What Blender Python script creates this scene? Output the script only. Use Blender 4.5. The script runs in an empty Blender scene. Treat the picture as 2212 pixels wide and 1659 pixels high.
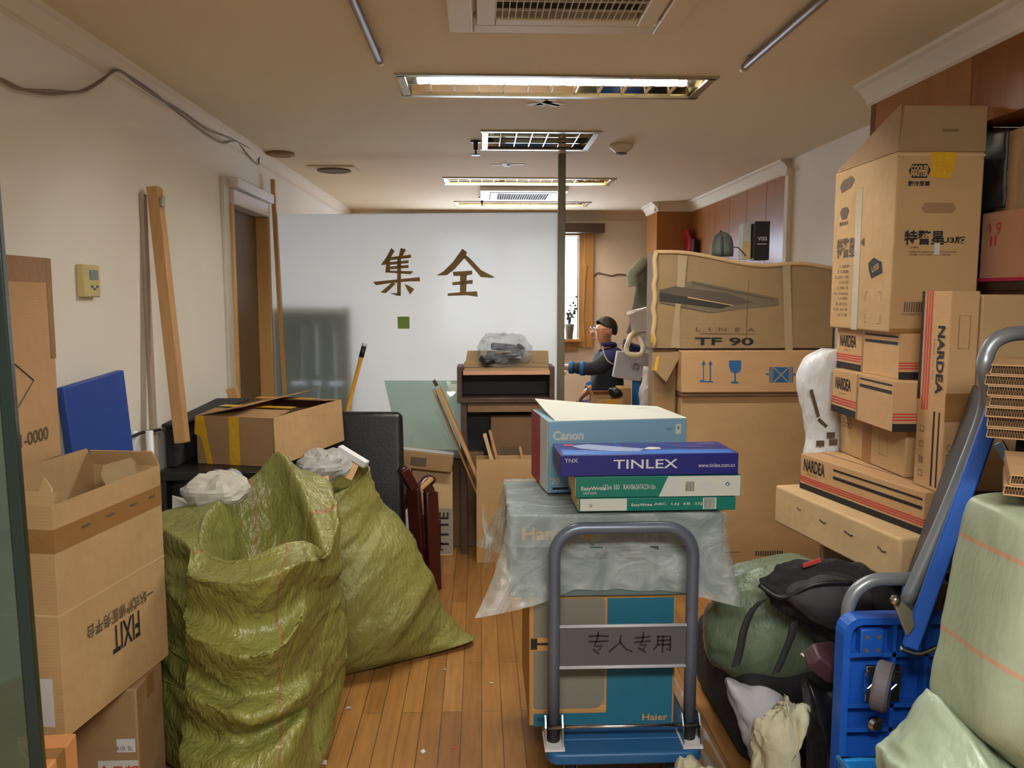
import bpy, bmesh, math, random
from mathutils import Vector, Matrix, noise
C = bpy.context
COL = C.scene.collection
PI = math.pi
R = math.radians
rnd = random.Random(7)

# ------------------------------------------------------------------ camera, world, exposure
F_PX, CAM_H = 1780.0, 1.52
PHI = math.atan2(829.5 - 640, F_PX)                       # pitch down
PSI = math.atan(69 * math.cos(PHI) / F_PX)                # yaw right
FWD = Vector((math.sin(PSI) * math.cos(PHI), math.cos(PSI) * math.cos(PHI), -math.sin(PHI)))
RGT = Vector((math.cos(PSI), -math.sin(PSI), 0))
UPV = RGT.cross(FWD)
cam = bpy.data.cameras.new('camera')
cam.sensor_fit = 'HORIZONTAL'; cam.sensor_width = 36.0
cam.lens = 36.0 * F_PX / 2212.0
cam.clip_start = 0.02; cam.clip_end = 100
camo = bpy.data.objects.new('camera', cam); COL.objects.link(camo)
m3 = Matrix((RGT, UPV, -FWD)).transposed()
camo.matrix_world = Matrix.Translation((0, 0, CAM_H)) @ m3.to_4x4()
C.scene.camera = camo
w = bpy.data.worlds.new('world'); C.scene.world = w; w.use_nodes = True
w.node_tree.nodes['Background'].inputs[0].default_value = (1.0, 0.97, 0.88, 1)
w.node_tree.nodes['Background'].inputs[1].default_value = 0.19
vs = C.scene.view_settings
vs.view_transform = 'Standard'; vs.look = 'None'; vs.gamma = 1; vs.exposure = 1.06
try: vs.use_curve_mapping = False
except Exception: pass
TUBE_NEAR, TUBE_FAR, SKY_GLOW, LOBBY = 17.0, 7.5, 5.4, 26.0
TUBE_COL = (1.0, 1.0, 0.96); FAR_COL = (1.0, 0.82, 0.66)

CEIL = 2.36
XL, XR, XN, YB = -1.29, 1.92, 1.57, 8.42
YPL, YPR, XPR = 5.2, 5.0, 0.49                            # frosted partition from left wall to its post

def at(px, py, Y):
    """point of the room at depth Y seen at a pixel of the photograph"""
    v = FWD + RGT * ((px - 1106) / F_PX) + UPV * ((829.5 - py) / F_PX)
    return Vector((0, 0, CAM_H)) + v * (Y / v.y)

# ------------------------------------------------------------------ materials
def lin(c):
    out = []
    for v in c[:3]:
        v /= 255.0
        out.append(v / 12.92 if v <= 0.04045 else ((v + 0.055) / 1.055) ** 2.4)
    return tuple(out) + (1,)
MATS = {}
def pbr(name, rgb, rough=.6, metal=0, var=.12, vscale=6, bump=0, bscale=40, spec=.5, stretch=None, trans=0, alpha=1, coat=0, sheen=0):
    m = bpy.data.materials.new(name); m.use_nodes = True
    n, l = m.node_tree.nodes, m.node_tree.links
    b = n['Principled BSDF']
    b.inputs['Roughness'].default_value = rough; b.inputs['Metallic'].default_value = metal
    b.inputs['Specular IOR Level'].default_value = spec
    b.inputs['Transmission Weight'].default_value = trans; b.inputs['Alpha'].default_value = alpha
    b.inputs['Coat Weight'].default_value = coat; b.inputs['Sheen Weight'].default_value = sheen
    c = lin(rgb)
    b.inputs['Base Color'].default_value = c
    tc = n.new('ShaderNodeTexCoord'); mp = n.new('ShaderNodeMapping')
    l.new(tc.outputs['Object'], mp.inputs[0])
    if stretch: mp.inputs['Scale'].default_value = stretch
    if var:
        t = n.new('ShaderNodeTexNoise'); t.inputs['Scale'].default_value = vscale; t.inputs['Detail'].default_value = 5
        l.new(mp.outputs[0], t.inputs[0])
        r = n.new('ShaderNodeMix'); r.data_type = 'RGBA'
        r.inputs[6].default_value = tuple(x * (1 - var) for x in c[:3]) + (1,)
        r.inputs[7].default_value = tuple(min(1, x * (1 + var)) for x in c[:3]) + (1,)
        l.new(t.outputs['Fac'], r.inputs[0]); l.new(r.outputs[2], b.inputs['Base Color'])
    if bump:
        t2 = n.new('ShaderNodeTexNoise'); t2.inputs['Scale'].default_value = bscale; t2.inputs['Detail'].default_value = 3
        l.new(mp.outputs[0], t2.inputs[0])
        bp = n.new('ShaderNodeBump'); bp.inputs['Strength'].default_value = bump; bp.inputs['Distance'].default_value = .02
        l.new(t2.outputs['Fac'], bp.inputs['Height']); l.new(bp.outputs[0], b.inputs['Normal'])
    MATS[name] = m
    return m
def emit(name, rgb, s):
    m = bpy.data.materials.new(name); m.use_nodes = True
    n, l = m.node_tree.nodes, m.node_tree.links
    n.remove(n['Principled BSDF']); e = n.new('ShaderNodeEmission')
    e.inputs[0].default_value = tuple(rgb) + (1,); e.inputs[1].default_value = s
    l.new(e.outputs[0], n['Material Output'].inputs[0]); return m

# cardboard: faint corrugation lines, waviness and scuffs
def board(name, rgb, rough=.75, var=.1):
    m = pbr(name, rgb, rough, var=var, vscale=5, spec=.25)
    n, l = m.node_tree.nodes, m.node_tree.links
    tc = n.new('ShaderNodeTexCoord')
    t = n.new('ShaderNodeTexNoise'); t.inputs['Scale'].default_value = 7; t.inputs['Detail'].default_value = 2
    w_ = n.new('ShaderNodeTexWave'); w_.bands_direction = 'Z'; w_.inputs['Scale'].default_value = 40; w_.inputs['Distortion'].default_value = .6
    l.new(tc.outputs['Object'], t.inputs[0]); l.new(tc.outputs['Object'], w_.inputs[0])
    a = n.new('ShaderNodeMath'); a.operation = 'MULTIPLY_ADD'; a.inputs[1].default_value = .012
    l.new(w_.outputs['Fac'], a.inputs[0]); l.new(t.outputs['Fac'], a.inputs[2])
    bp = n.new('ShaderNodeBump'); bp.inputs['Strength'].default_value = .35; bp.inputs['Distance'].default_value = .03
    l.new(a.outputs[0], bp.inputs['Height']); l.new(bp.outputs[0], n['Principled BSDF'].inputs['Normal'])
    return m
card = board('cardboard', (184, 150, 106))
card_warm = board('cardboard_warm', (194, 154, 110))
card_pale = board('cardboard_pale', (204, 172, 128))
card_grey = board('cardboard_grey', (152, 126, 90))
card_dull = board('cardboard_dull', (152, 120, 84))
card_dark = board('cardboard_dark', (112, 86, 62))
card_pink = board('cardboard_pink', (188, 140, 112))
card_orange = board('cardboard_orange', (205, 140, 88))
ink = pbr('black_ink', (30, 26, 26), .7, var=0)
ink_soft = pbr('faded_ink', (92, 76, 58), .8, var=.1)
ink_red = pbr('red_ink', (190, 62, 56), .7, var=.05)
ink_blue = pbr('blue_ink', (34, 92, 140), .7, var=.1, vscale=30)
ink_pink = pbr('magenta_ink', (186, 40, 80), .7, var=.05)
tape_y = pbr('yellow_tape', (206, 158, 30), .3, var=.12, vscale=20, bump=.25, bscale=50)
tape_b = pbr('brown_tape', (150, 108, 62), .35, var=.06, bump=.1)
tape_g = pbr('grey_tape', (172, 152, 118), .3, var=.06, bump=.1)
white_p = pbr('white_paper', (192, 192, 180), .7, var=.04)
label_p = pbr('label_paper', (200, 198, 200), .5, var=.05)
white_pl = pbr('white_plastic', (232, 234, 236), .35, var=.03)
ceil_m = pbr('ceiling_paint', (224, 208, 178), .85, var=.03, vscale=2)  # cream tint stands for warm bounce light on white paint
wall_m = pbr('wall_paint', (232, 226, 214), .85, var=.03, vscale=3)
wallfar_m = pbr('back_wall_paint', (234, 224, 208), .85, var=.03, vscale=3)
corn_m = pbr('cornice_plaster', (226, 214, 194), .8, var=.03)
black_pl = pbr('black_plastic', (22, 22, 24), .45, var=.1)
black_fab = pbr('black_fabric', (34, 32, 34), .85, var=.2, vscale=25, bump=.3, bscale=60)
leather = pbr('black_leather', (15, 14, 14), .4, var=.1, bump=.06, bscale=90)
steel_b = pbr('painted_steel_tube', (96, 102, 116), .36, metal=.35, var=.14, vscale=18)
steel_g = pbr('grey_steel_tube', (128, 132, 136), .35, metal=.4, var=.12, vscale=18)
chrome = pbr('chrome', (200, 200, 202), .18, metal=1, var=0)
blue_dk = pbr('blue_deck_plastic', (30, 84, 130), .45, var=.12, vscale=10)
blue_pl = pbr('bright_blue_plastic', (26, 84, 176), .42, var=.1, vscale=12)
rubber = pbr('grey_rubber', (92, 86, 90), .6, var=.1)
wood_y = pbr('pine_wood', (186, 142, 92), .6, var=.25, vscale=9, stretch=(6, 6, .7), bump=.08)
wood_red = pbr('dark_red_wood', (62, 24, 18), .3, var=.25, vscale=8, stretch=(5, 5, .6))
wood_dk = pbr('dark_brown_wood', (74, 52, 40), .45, var=.2, vscale=8, stretch=(1, 5, 5))
frame_oc = pbr('ochre_wood_frame', (190, 146, 84), .45, var=.15, vscale=6, stretch=(5, 5, .6))
gold = pbr('gold_brown_letter', (128, 98, 44), .5, var=.1)
alu = pbr('brushed_aluminium', (168, 160, 140), .35, metal=.7, var=.05)
mirror = pbr('lamp_reflector', (196, 190, 174), .07, metal=1, var=.12, vscale=14)
ac_m = pbr('aged_white_plastic', (216, 200, 172), .5, var=.06, vscale=4)
skin = pbr('skin', (206, 146, 112), .5, var=.06)
navy = pbr('navy_cloth', (32, 44, 96), .8, var=.15, vscale=20)
charc = pbr('charcoal_cloth', (42, 48, 56), .85, var=.2, vscale=30)
denim = pbr('denim', (34, 52, 98), .85, var=.2, vscale=30)
sky_cloth = pbr('bright_blue_cloth', (28, 110, 190), .8, var=.1)
hair_m = pbr('dark_hair', (34, 30, 30), .6, var=.2, vscale=60)
greycloth = pbr('grey_green_cloth', (108, 112, 100), .9, var=.25, vscale=10, bump=.3)

def wood_panel(name, rgb, gap=.36, rough=.22):
    m = pbr(name, rgb, rough, var=.22, vscale=5, stretch=(4, 4, .5), spec=.3)
    return m
panel_m = wood_panel('wood_wall_panel', (150, 94, 42), rough=.3)
panel_d = wood_panel('dark_wood_panel', (128, 78, 40))
def floor_mat():
    m = bpy.data.materials.new('wood_floor_planks'); m.use_nodes = True
    n, l = m.node_tree.nodes, m.node_tree.links; b = n['Principled BSDF']
    tc = n.new('ShaderNodeTexCoord'); sp = n.new('ShaderNodeSeparateXYZ'); cb = n.new('ShaderNodeCombineXYZ')
    l.new(tc.outputs['Object'], sp.inputs[0]); l.new(sp.outputs[1], cb.inputs[0]); l.new(sp.outputs[0], cb.inputs[1])
    br = n.new('ShaderNodeTexBrick'); l.new(cb.outputs[0], br.inputs[0])
    br.inputs['Scale'].default_value = 1; br.inputs['Brick Width'].default_value = 1.1; br.inputs['Row Height'].default_value = .073
    br.inputs['Mortar Size'].default_value = .0011; br.inputs['Mortar Smooth'].default_value = .1; br.offset = .37
    br.inputs['Color1'].default_value = lin((178, 128, 70)); br.inputs['Color2'].default_value = lin((150, 104, 54))
    br.inputs['Mortar'].default_value = lin((52, 30, 14))
    mp = n.new('ShaderNodeMapping'); mp.inputs['Scale'].default_value = (22, 1.6, 1); l.new(tc.outputs['Object'], mp.inputs[0])
    t = n.new('ShaderNodeTexNoise'); t.inputs['Scale'].default_value = 2.2; t.inputs['Detail'].default_value = 6; l.new(mp.outputs[0], t.inputs[0])
    mx = n.new('ShaderNodeMix'); mx.data_type = 'RGBA'; mx.blend_type = 'MULTIPLY'; mx.inputs[0].default_value = .55
    cr = n.new('ShaderNodeValToRGB'); cr.color_ramp.elements[0].position = .3; cr.color_ramp.elements[0].color = (.45, .4, .34, 1)
    cr.color_ramp.elements[1].position = .7; l.new(t.outputs['Fac'], cr.inputs[0])
    l.new(br.outputs['Color'], mx.inputs[6]); l.new(cr.outputs[0], mx.inputs[7]); l.new(mx.outputs[2], b.inputs['Base Color'])
    b.inputs['Roughness'].default_value = .32
    return m
floor_m = floor_mat()
def sack_mat(name, rgb, stripe=(150, 60, 50), stripes=(.1, .35, .6, .85), rough=.4, axis=0, bw=.004, crinkle=.5):
    """woven polypropylene: fine weave bump, thin coloured lines by UV"""
    m = pbr(name, rgb, rough, var=.2, vscale=7, spec=.6)
    n, l = m.node_tree.nodes, m.node_tree.links; b = n['Principled BSDF']
    src = b.inputs['Base Color'].links[0].from_socket
    uv = n.new('ShaderNodeTexCoord'); sp = n.new('ShaderNodeSeparateXYZ'); l.new(uv.outputs['UV'], sp.inputs[0])
    acc = None
    for s in stripes:
        d = n.new('ShaderNodeMath'); d.operation = 'COMPARE'; d.inputs[1].default_value = s; d.inputs[2].default_value = bw
        l.new(sp.outputs[axis], d.inputs[0])
        if acc is None: acc = d.outputs[0]
        else:
            a = n.new('ShaderNodeMath'); a.operation = 'ADD'; l.new(acc, a.inputs[0]); l.new(d.outputs[0], a.inputs[1]); acc = a.outputs[0]
    if acc is not None:
        k = n.new('ShaderNodeMath'); k.operation = 'MULTIPLY'; k.inputs[1].default_value = .45; l.new(acc, k.inputs[0])
        mx = n.new('ShaderNodeMix'); mx.data_type = 'RGBA'; l.new(k.outputs[0], mx.inputs[0]); l.new(src, mx.inputs[6])
        mx.inputs[7].default_value = lin(stripe); l.new(mx.outputs[2], b.inputs['Base Color'])
    tc = n.new('ShaderNodeTexCoord')
    mp2 = n.new('ShaderNodeMapping'); mp2.inputs['Scale'].default_value = (1.3, 1.3, .5); l.new(tc.outputs['Object'], mp2.inputs[0])
    wn = n.new('ShaderNodeTexNoise'); wn.inputs['Scale'].default_value = 5; wn.inputs['Detail'].default_value = 2; l.new(tc.outputs['Object'], wn.inputs[0])
    va = n.new('ShaderNodeVectorMath'); va.operation = 'MULTIPLY_ADD'; va.inputs[1].default_value = (.05, .05, .05); l.new(wn.outputs['Color'], va.inputs[0]); l.new(mp2.outputs[0], va.inputs[2])
    v = n.new('ShaderNodeTexVoronoi'); v.inputs['Scale'].default_value = 11; v.feature = 'DISTANCE_TO_EDGE'
    ns = n.new('ShaderNodeTexNoise'); ns.inputs['Scale'].default_value = 60; ns.inputs['Detail'].default_value = 3
    l.new(va.outputs[0], v.inputs[0]); l.new(va.outputs[0], ns.inputs[0])
    a = n.new('ShaderNodeMath'); a.operation = 'MULTIPLY_ADD'; a.inputs[1].default_value = .8
    l.new(v.outputs['Distance'], a.inputs[0]); l.new(ns.outputs['Fac'], a.inputs[2])
    bp = n.new('ShaderNodeBump'); bp.inputs['Strength'].default_value = crinkle; bp.inputs['Distance'].default_value = .02
    l.new(a.outputs[0], bp.inputs['Height']); l.new(bp.outputs[0], b.inputs['Normal'])
    return m
olive = sack_mat('olive_woven_sack', (130, 128, 62), rough=.33)
olive2 = sack_mat('olive_woven_sack_pale', (132, 130, 66), stripes=(.2, .7))
sage = sack_mat('sage_woven_bag', (138, 146, 120), stripe=(190, 90, 70), stripes=(.22, .5, .78), axis=1, bw=.007, crinkle=.10)
moss = sack_mat('dark_green_sack', (104, 118, 92), stripes=(), crinkle=.25)
ragm = pbr('pale_rag', (166, 160, 134), .9, var=.35, vscale=8, bump=.4, bscale=25)
bagwhite = sack_mat('white_plastic_bag', (224, 226, 228), stripes=(), rough=.3, crinkle=.3)
def film_mat(name, rgb, opac, rough=.16, bump=.5):
    m = bpy.data.materials.new(name); m.use_nodes = True
    n, l = m.node_tree.nodes, m.node_tree.links; b = n['Principled BSDF']
    b.inputs['Base Color'].default_value = lin(rgb); b.inputs['Roughness'].default_value = rough
    tr = n.new('ShaderNodeBsdfTransparent'); mx = n.new('ShaderNodeMixShader')
    tc = n.new('ShaderNodeTexCoord'); t = n.new('ShaderNodeTexNoise'); t.inputs['Scale'].default_value = 7; t.inputs['Detail'].default_value = 7
    t.inputs['Distortion'].default_value = 1.5
    l.new(tc.outputs['Object'], t.inputs[0])
    cr = n.new('ShaderNodeMapRange'); cr.inputs[1].default_value = .35; cr.inputs[2].default_value = .7
    cr.inputs[3].default_value = opac * .6; cr.inputs[4].default_value = min(1, opac * 1.5); l.new(t.outputs['Fac'], cr.inputs[0])
    l.new(cr.outputs[0], mx.inputs[0]); l.new(tr.outputs[0], mx.inputs[1]); l.new(b.outputs[0], mx.inputs[2])
    bp = n.new('ShaderNodeBump'); bp.inputs['Strength'].default_value = bump; bp.inputs['Distance'].default_value = .03
    l.new(t.outputs['Fac'], bp.inputs['Height']); l.new(bp.outputs[0], b.inputs['Normal'])
    l.new(mx.outputs[0], n['Material Output'].inputs[0]); return m
film = film_mat('clear_plastic_film', (206, 212, 208), .36, .12, 1.0)
film_bag = film_mat('clear_plastic_bag', (170, 174, 178), .35)
def frosted():
    m = bpy.data.materials.new('frosted_glass'); m.use_nodes = True
    n, l = m.node_tree.nodes, m.node_tree.links; n.remove(n['Principled BSDF'])
    tl = n.new('ShaderNodeBsdfTranslucent'); tl.inputs[0].default_value = (.93, .96, .98, 1)
    df = n.new('ShaderNodeBsdfDiffuse'); df.inputs[0].default_value = (.62, .68, .66, 1)
    rf = n.new('ShaderNodeBsdfRefraction'); rf.inputs['Color'].default_value = (.86, .92, .90, 1); rf.inputs['Roughness'].default_value = .55; rf.inputs['IOR'].default_value = 1.05
    m1 = n.new('ShaderNodeMixShader'); m1.inputs[0].default_value = .22; m2 = n.new('ShaderNodeMixShader'); m2.inputs[0].default_value = .10
    l.new(tl.outputs[0], m1.inputs[1]); l.new(df.outputs[0], m1.inputs[2]); l.new(m1.outputs[0], m2.inputs[1]); l.new(rf.outputs[0], m2.inputs[2])
    l.new(m2.outputs[0], n['Material Output'].inputs[0]); return m
frost = frosted()
def clear_glass(name, tint, refl=.12, body=.0, bodycol=(.1, .2, .15)):
    m = bpy.data.materials.new(name); m.use_nodes = True
    n, l = m.node_tree.nodes, m.node_tree.links; n.remove(n['Principled BSDF'])
    tr = n.new('ShaderNodeBsdfTransparent'); tr.inputs[0].default_value = tuple(tint) + (1,)
    gl = n.new('ShaderNodeBsdfGlossy'); gl.inputs['Roughness'].default_value = .03
    df = n.new('ShaderNodeBsdfDiffuse'); df.inputs[0].default_value = tuple(bodycol) + (1,)
    m0 = n.new('ShaderNodeMixShader'); m0.inputs[0].default_value = body
    l.new(tr.outputs[0], m0.inputs[1]); l.new(df.outputs[0], m0.inputs[2])
    m1 = n.new('ShaderNodeMixShader'); m1.inputs[0].default_value = refl
    l.new(m0.outputs[0], m1.inputs[1]); l.new(gl.outputs[0], m1.inputs[2]); l.new(m1.outputs[0], n['Material Output'].inputs[0]); return m
door_glass = clear_glass('green_tinted_glass', (.42, .54, .46), .08, .25, (.10, .13, .10))
sheet_glass = clear_glass('pale_green_sheet_glass', (.74, .86, .80), .1, .3, (.45, .55, .50))
glass_edge = pbr('dark_glass_edge', (20, 30, 24), .2, var=.1)

# ------------------------------------------------------------------ mesh helpers
TF = {}                                                   # world transform of every thing and part built here
def tag(o, label=None, cat=None, group=None, kind=None):
    if label: o['label'] = label
    if cat: o['category'] = cat
    if group: o['group'] = group
    if kind: o['kind'] = kind
    return o
def thing(name, label, cat, loc=(0, 0, 0), rz=0, group=None, rot=None):
    o = bpy.data.objects.new(name, None); COL.objects.link(o); o.empty_display_size = .1
    o.location = loc; o.rotation_euler = rot if rot else (0, 0, rz)
    TF[o.name] = Matrix.Translation(loc) @ o.rotation_euler.to_matrix().to_4x4()
    return tag(o, label, cat, group)
def basis(n):
    n = Vector(n).normalized()
    a = Vector((0, 0, 1)) if abs(n.z) < .9 else Vector((1, 0, 0))
    x = a.cross(n).normalized(); return x, n.cross(x)
class MB:
    def __init__(s): s.v, s.f, s.mi, s.uv, s.cur = [], [], [], {}, 0
    def add(s, vs, fs):
        o = len(s.v); s.v += [Vector(p) for p in vs]
        for f in fs: s.f.append(tuple(i + o for i in f)); s.mi.append(s.cur)
        return o
    def box(s, c, d, rot=None):
        c = Vector(c); vs = []
        for z in (-.5, .5):
            for x, y in ((-.5, -.5), (.5, -.5), (.5, .5), (-.5, .5)):
                p = Vector((x * d[0], y * d[1], z * d[2]))
                vs.append(c + (rot @ p if rot else p))
        s.add(vs, [(3, 2, 1, 0), (4, 5, 6, 7), (0, 1, 5, 4), (1, 2, 6, 5), (2, 3, 7, 6), (3, 0, 4, 7)]); return s
    def box2(s, a, b):
        return s.box([(a[i] + b[i]) / 2 for i in range(3)], [abs(b[i] - a[i]) for i in range(3)])
    def beam(s, a, b, w, h, up=(0, 0, 1)):
        a, b = Vector(a), Vector(b); n = (b - a).normalized(); up = Vector(up)
        x = up.cross(n); x = x.normalized() if x.length > 1e-4 else basis(n)[0]
        y = n.cross(x); vs = []
        for p in (a, b):
            for i, j in ((-1, -1), (1, -1), (1, 1), (-1, 1)): vs.append(p + x * (i * w / 2) + y * (j * h / 2))
        s.add(vs, [(3, 2, 1, 0), (4, 5, 6, 7), (0, 1, 5, 4), (1, 2, 6, 5), (2, 3, 7, 6), (3, 0, 4, 7)]); return s
    def slab(s, pts, t, nrm=None):
        """polygon given by 3-D points, thickened by t along its normal (backwards)"""
        pts = [Vector(p) for p in pts]
        if nrm is None:
            nrm = Vector()
            for i in range(len(pts)): nrm += pts[i].cross(pts[(i + 1) % len(pts)])
            nrm.normalize()
        k = len(pts); b = [p - Vector(nrm) * t for p in pts]
        s.add(pts + b, [tuple(range(k)), tuple(range(2 * k - 1, k - 1, -1))] + [(i, i + k, (i + 1) % k + k, (i + 1) % k) for i in range(k)]); return s
    def tube(s, path, r, n=12, closed=False):
        P = [Vector(p) for p in path]; k = len(P); rs = r if isinstance(r, (list, tuple)) else [r] * k
        vs, fs = [], []; x = None
        for i, p in enumerate(P):
            a = P[(i - 1) % k] if (closed or i) else p; b = P[(i + 1) % k] if (closed or i < k - 1) else p
            t = (b - a).normalized()
            if x is None: x = basis(t)[0]
            x = (x - t * x.dot(t)); x = x.normalized() if x.length > 1e-6 else basis(t)[0]
            y = t.cross(x)
            for j in range(n):
                q = 2 * PI * j / n; vs.append(p + (x * math.cos(q) + y * math.sin(q)) * rs[i])
        for i in range(k if closed else k - 1):
            for j in range(n):
                a, b = i * n + j, i * n + (j + 1) % n; c, d = ((i + 1) % k) * n + (j + 1) % n, ((i + 1) % k) * n + j
                fs.append((a, b, c, d))
        if not closed: fs += [tuple(range(n - 1, -1, -1)), tuple(range((k - 1) * n, k * n))]
        s.add(vs, fs); return s
    def lathe(s, prof, c=(0, 0, 0), axis=(0, 0, 1), n=20):
        c = Vector(c); ax = Vector(axis).normalized(); x, y = basis(ax); vs, fs = [], []
        for r, h in prof:
            for j in range(n):
                q = 2 * PI * j / n; vs.append(c + ax * h + (x * math.cos(q) + y * math.sin(q)) * r)
        for i in range(len(prof) - 1):
            for j in range(n): fs.append((i * n + j, i * n + (j + 1) % n, (i + 1) * n + (j + 1) % n, (i + 1) * n + j))
        fs += [tuple(range(n - 1, -1, -1)), tuple(range((len(prof) - 1) * n, len(prof) * n))]
        s.add(vs, fs); return s
    def grid(s, g, wrap=False, cap0=False, cap1=False):
        nv, nu = len(g), len(g[0]); o = s.add([p for row in g for p in row], [])
        for i in range(nv):
            for j in range(nu): s.uv[o + i * nu + j] = (j / nu, i / (nv - 1))
        for i in range(nv - 1):
            for j in range(nu if wrap else nu - 1):
                s.f.append((o + i * nu + j, o + i * nu + (j + 1) % nu, o + (i + 1) * nu + (j + 1) % nu, o + (i + 1) * nu + j)); s.mi.append(s.cur)
        if cap0: s.f.append(tuple(o + j for j in range(nu - 1, -1, -1))); s.mi.append(s.cur)
        if cap1: s.f.append(tuple(o + (nv - 1) * nu + j for j in range(nu))); s.mi.append(s.cur)
        return s
    def build(s, name, mat, parent=None, world=False, smooth=False, bevel=0, seg=2, solid=0, sub=0, label=None, kind=None, base=None):
        me = bpy.data.meshes.new(name)
        vs = s.v
        T = TF.get(parent.name) if parent is not None else None
        if world and T is not None: Ti = T.inverted(); vs = [Ti @ p for p in vs]
        if parent is None and base is not None: vs = [p - Vector(base) for p in vs]
        me.from_pydata([tuple(p) for p in vs], [], s.f)
        for m in (mat if isinstance(mat, (list, tuple)) else [mat]): me.materials.append(m)
        for i, p in enumerate(me.polygons): p.material_index = s.mi[i]; p.use_smooth = smooth
        if s.uv:
            ul = me.uv_layers.new(name='uv')
            for lp in me.loops: ul.data[lp.index].uv = s.uv.get(lp.vertex_index, (0, 0))
        me.validate(); me.update()
        bm = bmesh.new(); bm.from_mesh(me); bmesh.ops.recalc_face_normals(bm, faces=bm.faces); bm.to_mesh(me); bm.free()
        o = bpy.data.objects.new(name, me); COL.objects.link(o)
        if parent is not None: o.parent = parent; TF[o.name] = T
        else:
            o.location = base or (0, 0, 0); TF[o.name] = Matrix.Translation(base or (0, 0, 0))
        if bevel:
            b = o.modifiers.new('bevel', 'BEVEL'); b.width = bevel; b.segments = seg; b.limit_method = 'ANGLE'; b.angle_limit = R(40)
            for p in me.polygons: p.use_smooth = True
            try: me.set_sharp_from_angle(angle=R(40))
            except Exception: pass
        if solid: q = o.modifiers.new('solid', 'SOLIDIFY'); q.thickness = solid; q.offset = 0
        if sub: q = o.modifiers.new('sub', 'SUBSURF'); q.levels = sub; q.render_levels = sub
        if label: o['label'] = label
        if kind: o['kind'] = kind
        return o
def struct(name, mb, mat, parent=None, **k):
    o = mb.build(name, mat, parent, **k)
    if parent is None: o['kind'] = 'structure'
    return o
def arc(c, r, a0, a1, n, ux, uy):
    c, ux, uy = Vector(c), Vector(ux), Vector(uy)
    return [c + ux * (r * math.cos(a0 + (a1 - a0) * i / n)) + uy * (r * math.sin(a0 + (a1 - a0) * i / n)) for i in range(n + 1)]
def cr(p0, p1, p2, p3, t):
    return .5 * ((2 * p1) + (p2 - p0) * t + (2 * p0 - 5 * p1 + 4 * p2 - p3) * t * t + (3 * p1 - p0 - 3 * p2 + p3) * t ** 3)
def spline(P, n, closed=False):
    P = [Vector(p) for p in P]; k = len(P); out = []; m = k if closed else k - 1
    for i in range(n if closed else n + 1):
        t = i * m / n; j = min(int(t), m - 1); f = t - j
        g = (lambda a: P[a % k]) if closed else (lambda a: P[max(0, min(k - 1, a))])
        out.append(cr(g(j - 1), g(j), g(j + 1), g(j + 2), f))
    return out
def loft(rings, nu, nv):
    rows = [spline(r, nu, True) for r in rings]
    cols = [spline([r[j] for r in rows], nv) for j in range(nu)]
    return [[cols[j][i] for j in range(nu)] for i in range(nv + 1)]
def crease(g, amp, freq, seed=0, dirs=(1, 1, 1), wrap=True, fade=None, sharp=1.0):
    """fold a grid of points along its normals with ridged noise"""
    nv, nu = len(g), len(g[0]); out = []
    sd = Vector((seed * 3.1, seed * 1.7, seed * 2.3))
    for i in range(nv):
        row = []
        for j in range(nu):
            p = g[i][j]
            a = g[i][(j + 1) % nu] if wrap else g[i][min(j + 1, nu - 1)]; b = g[i][(j - 1) % nu] if wrap else g[i][max(j - 1, 0)]
            c = g[min(i + 1, nv - 1)][j]; d = g[max(i - 1, 0)][j]
            nr = (a - b).cross(c - d)
            nr = nr.normalized() if nr.length > 1e-9 else Vector((0, 0, 1))
            q = Vector((p.x * dirs[0], p.y * dirs[1], p.z * dirs[2])) * freq + sd
            h = (1 - 2 * abs(noise.noise(q))) * .6 + (1 - 2 * abs(noise.noise(q * 2.1 + sd))) * .3 + noise.noise(q * 4.3) * .18 * sharp
            row.append(p + nr * (amp * h * (fade(i / (nv - 1)) if fade else 1)))
        out.append(row)
    return out
def fold(g, amp, ang, along, across, seed=0, wrap=True, fade=None, thin=.16):
    """long directional folds: broad swells plus thin ridges and valleys, running at ang degrees in the XZ plane"""
    nv, nu = len(g), len(g[0]); out = []; ca, sa = math.cos(R(ang)), math.sin(R(ang)); sd = Vector((seed * 5.3, seed * 2.9, seed * 7.1))
    for i in range(nv):
        row = []
        for j in range(nu):
            p = g[i][j]
            a = g[i][(j + 1) % nu] if wrap else g[i][min(j + 1, nu - 1)]; b = g[i][(j - 1) % nu] if wrap else g[i][max(j - 1, 0)]
            c = g[min(i + 1, nv - 1)][j]; d = g[max(i - 1, 0)][j]
            nr = (a - b).cross(c - d); nr = nr.normalized() if nr.length > 1e-9 else Vector((0, 0, 1))
            q = Vector(((p.x * ca + p.z * sa) * along, (-p.x * sa + p.z * ca) * across, p.y * along * 1.3)) + sd
            n1, n2, n3 = noise.noise(q), noise.noise(q * 1.7 + sd), noise.noise(q * .9 - sd)
            h = n3 * .9 + math.exp(-(n1 / thin) ** 2) * .75 - math.exp(-(n2 / (thin * .8)) ** 2) * .55
            row.append(p + nr * (amp * h * (fade(i / (nv - 1)) if fade else 1)))
        out.append(row)
    return out
def text_geo(body, bold=0.0):
    cu = bpy.data.curves.new('t', 'FONT'); cu.body = body; cu.resolution_u = 3; cu.offset = bold; cu.size = 1
    o = bpy.data.objects.new('t', cu); COL.objects.link(o)
    dg = C.evaluated_depsgraph_get(); dg.update()
    me = bpy.data.meshes.new_from_object(o.evaluated_get(dg))
    V = [v.co.copy() for v in me.vertices]; Fs = [tuple(p.vertices) for p in me.polygons]
    bpy.data.objects.remove(o); bpy.data.curves.remove(cu); bpy.data.meshes.remove(me)
    return V, Fs
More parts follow.
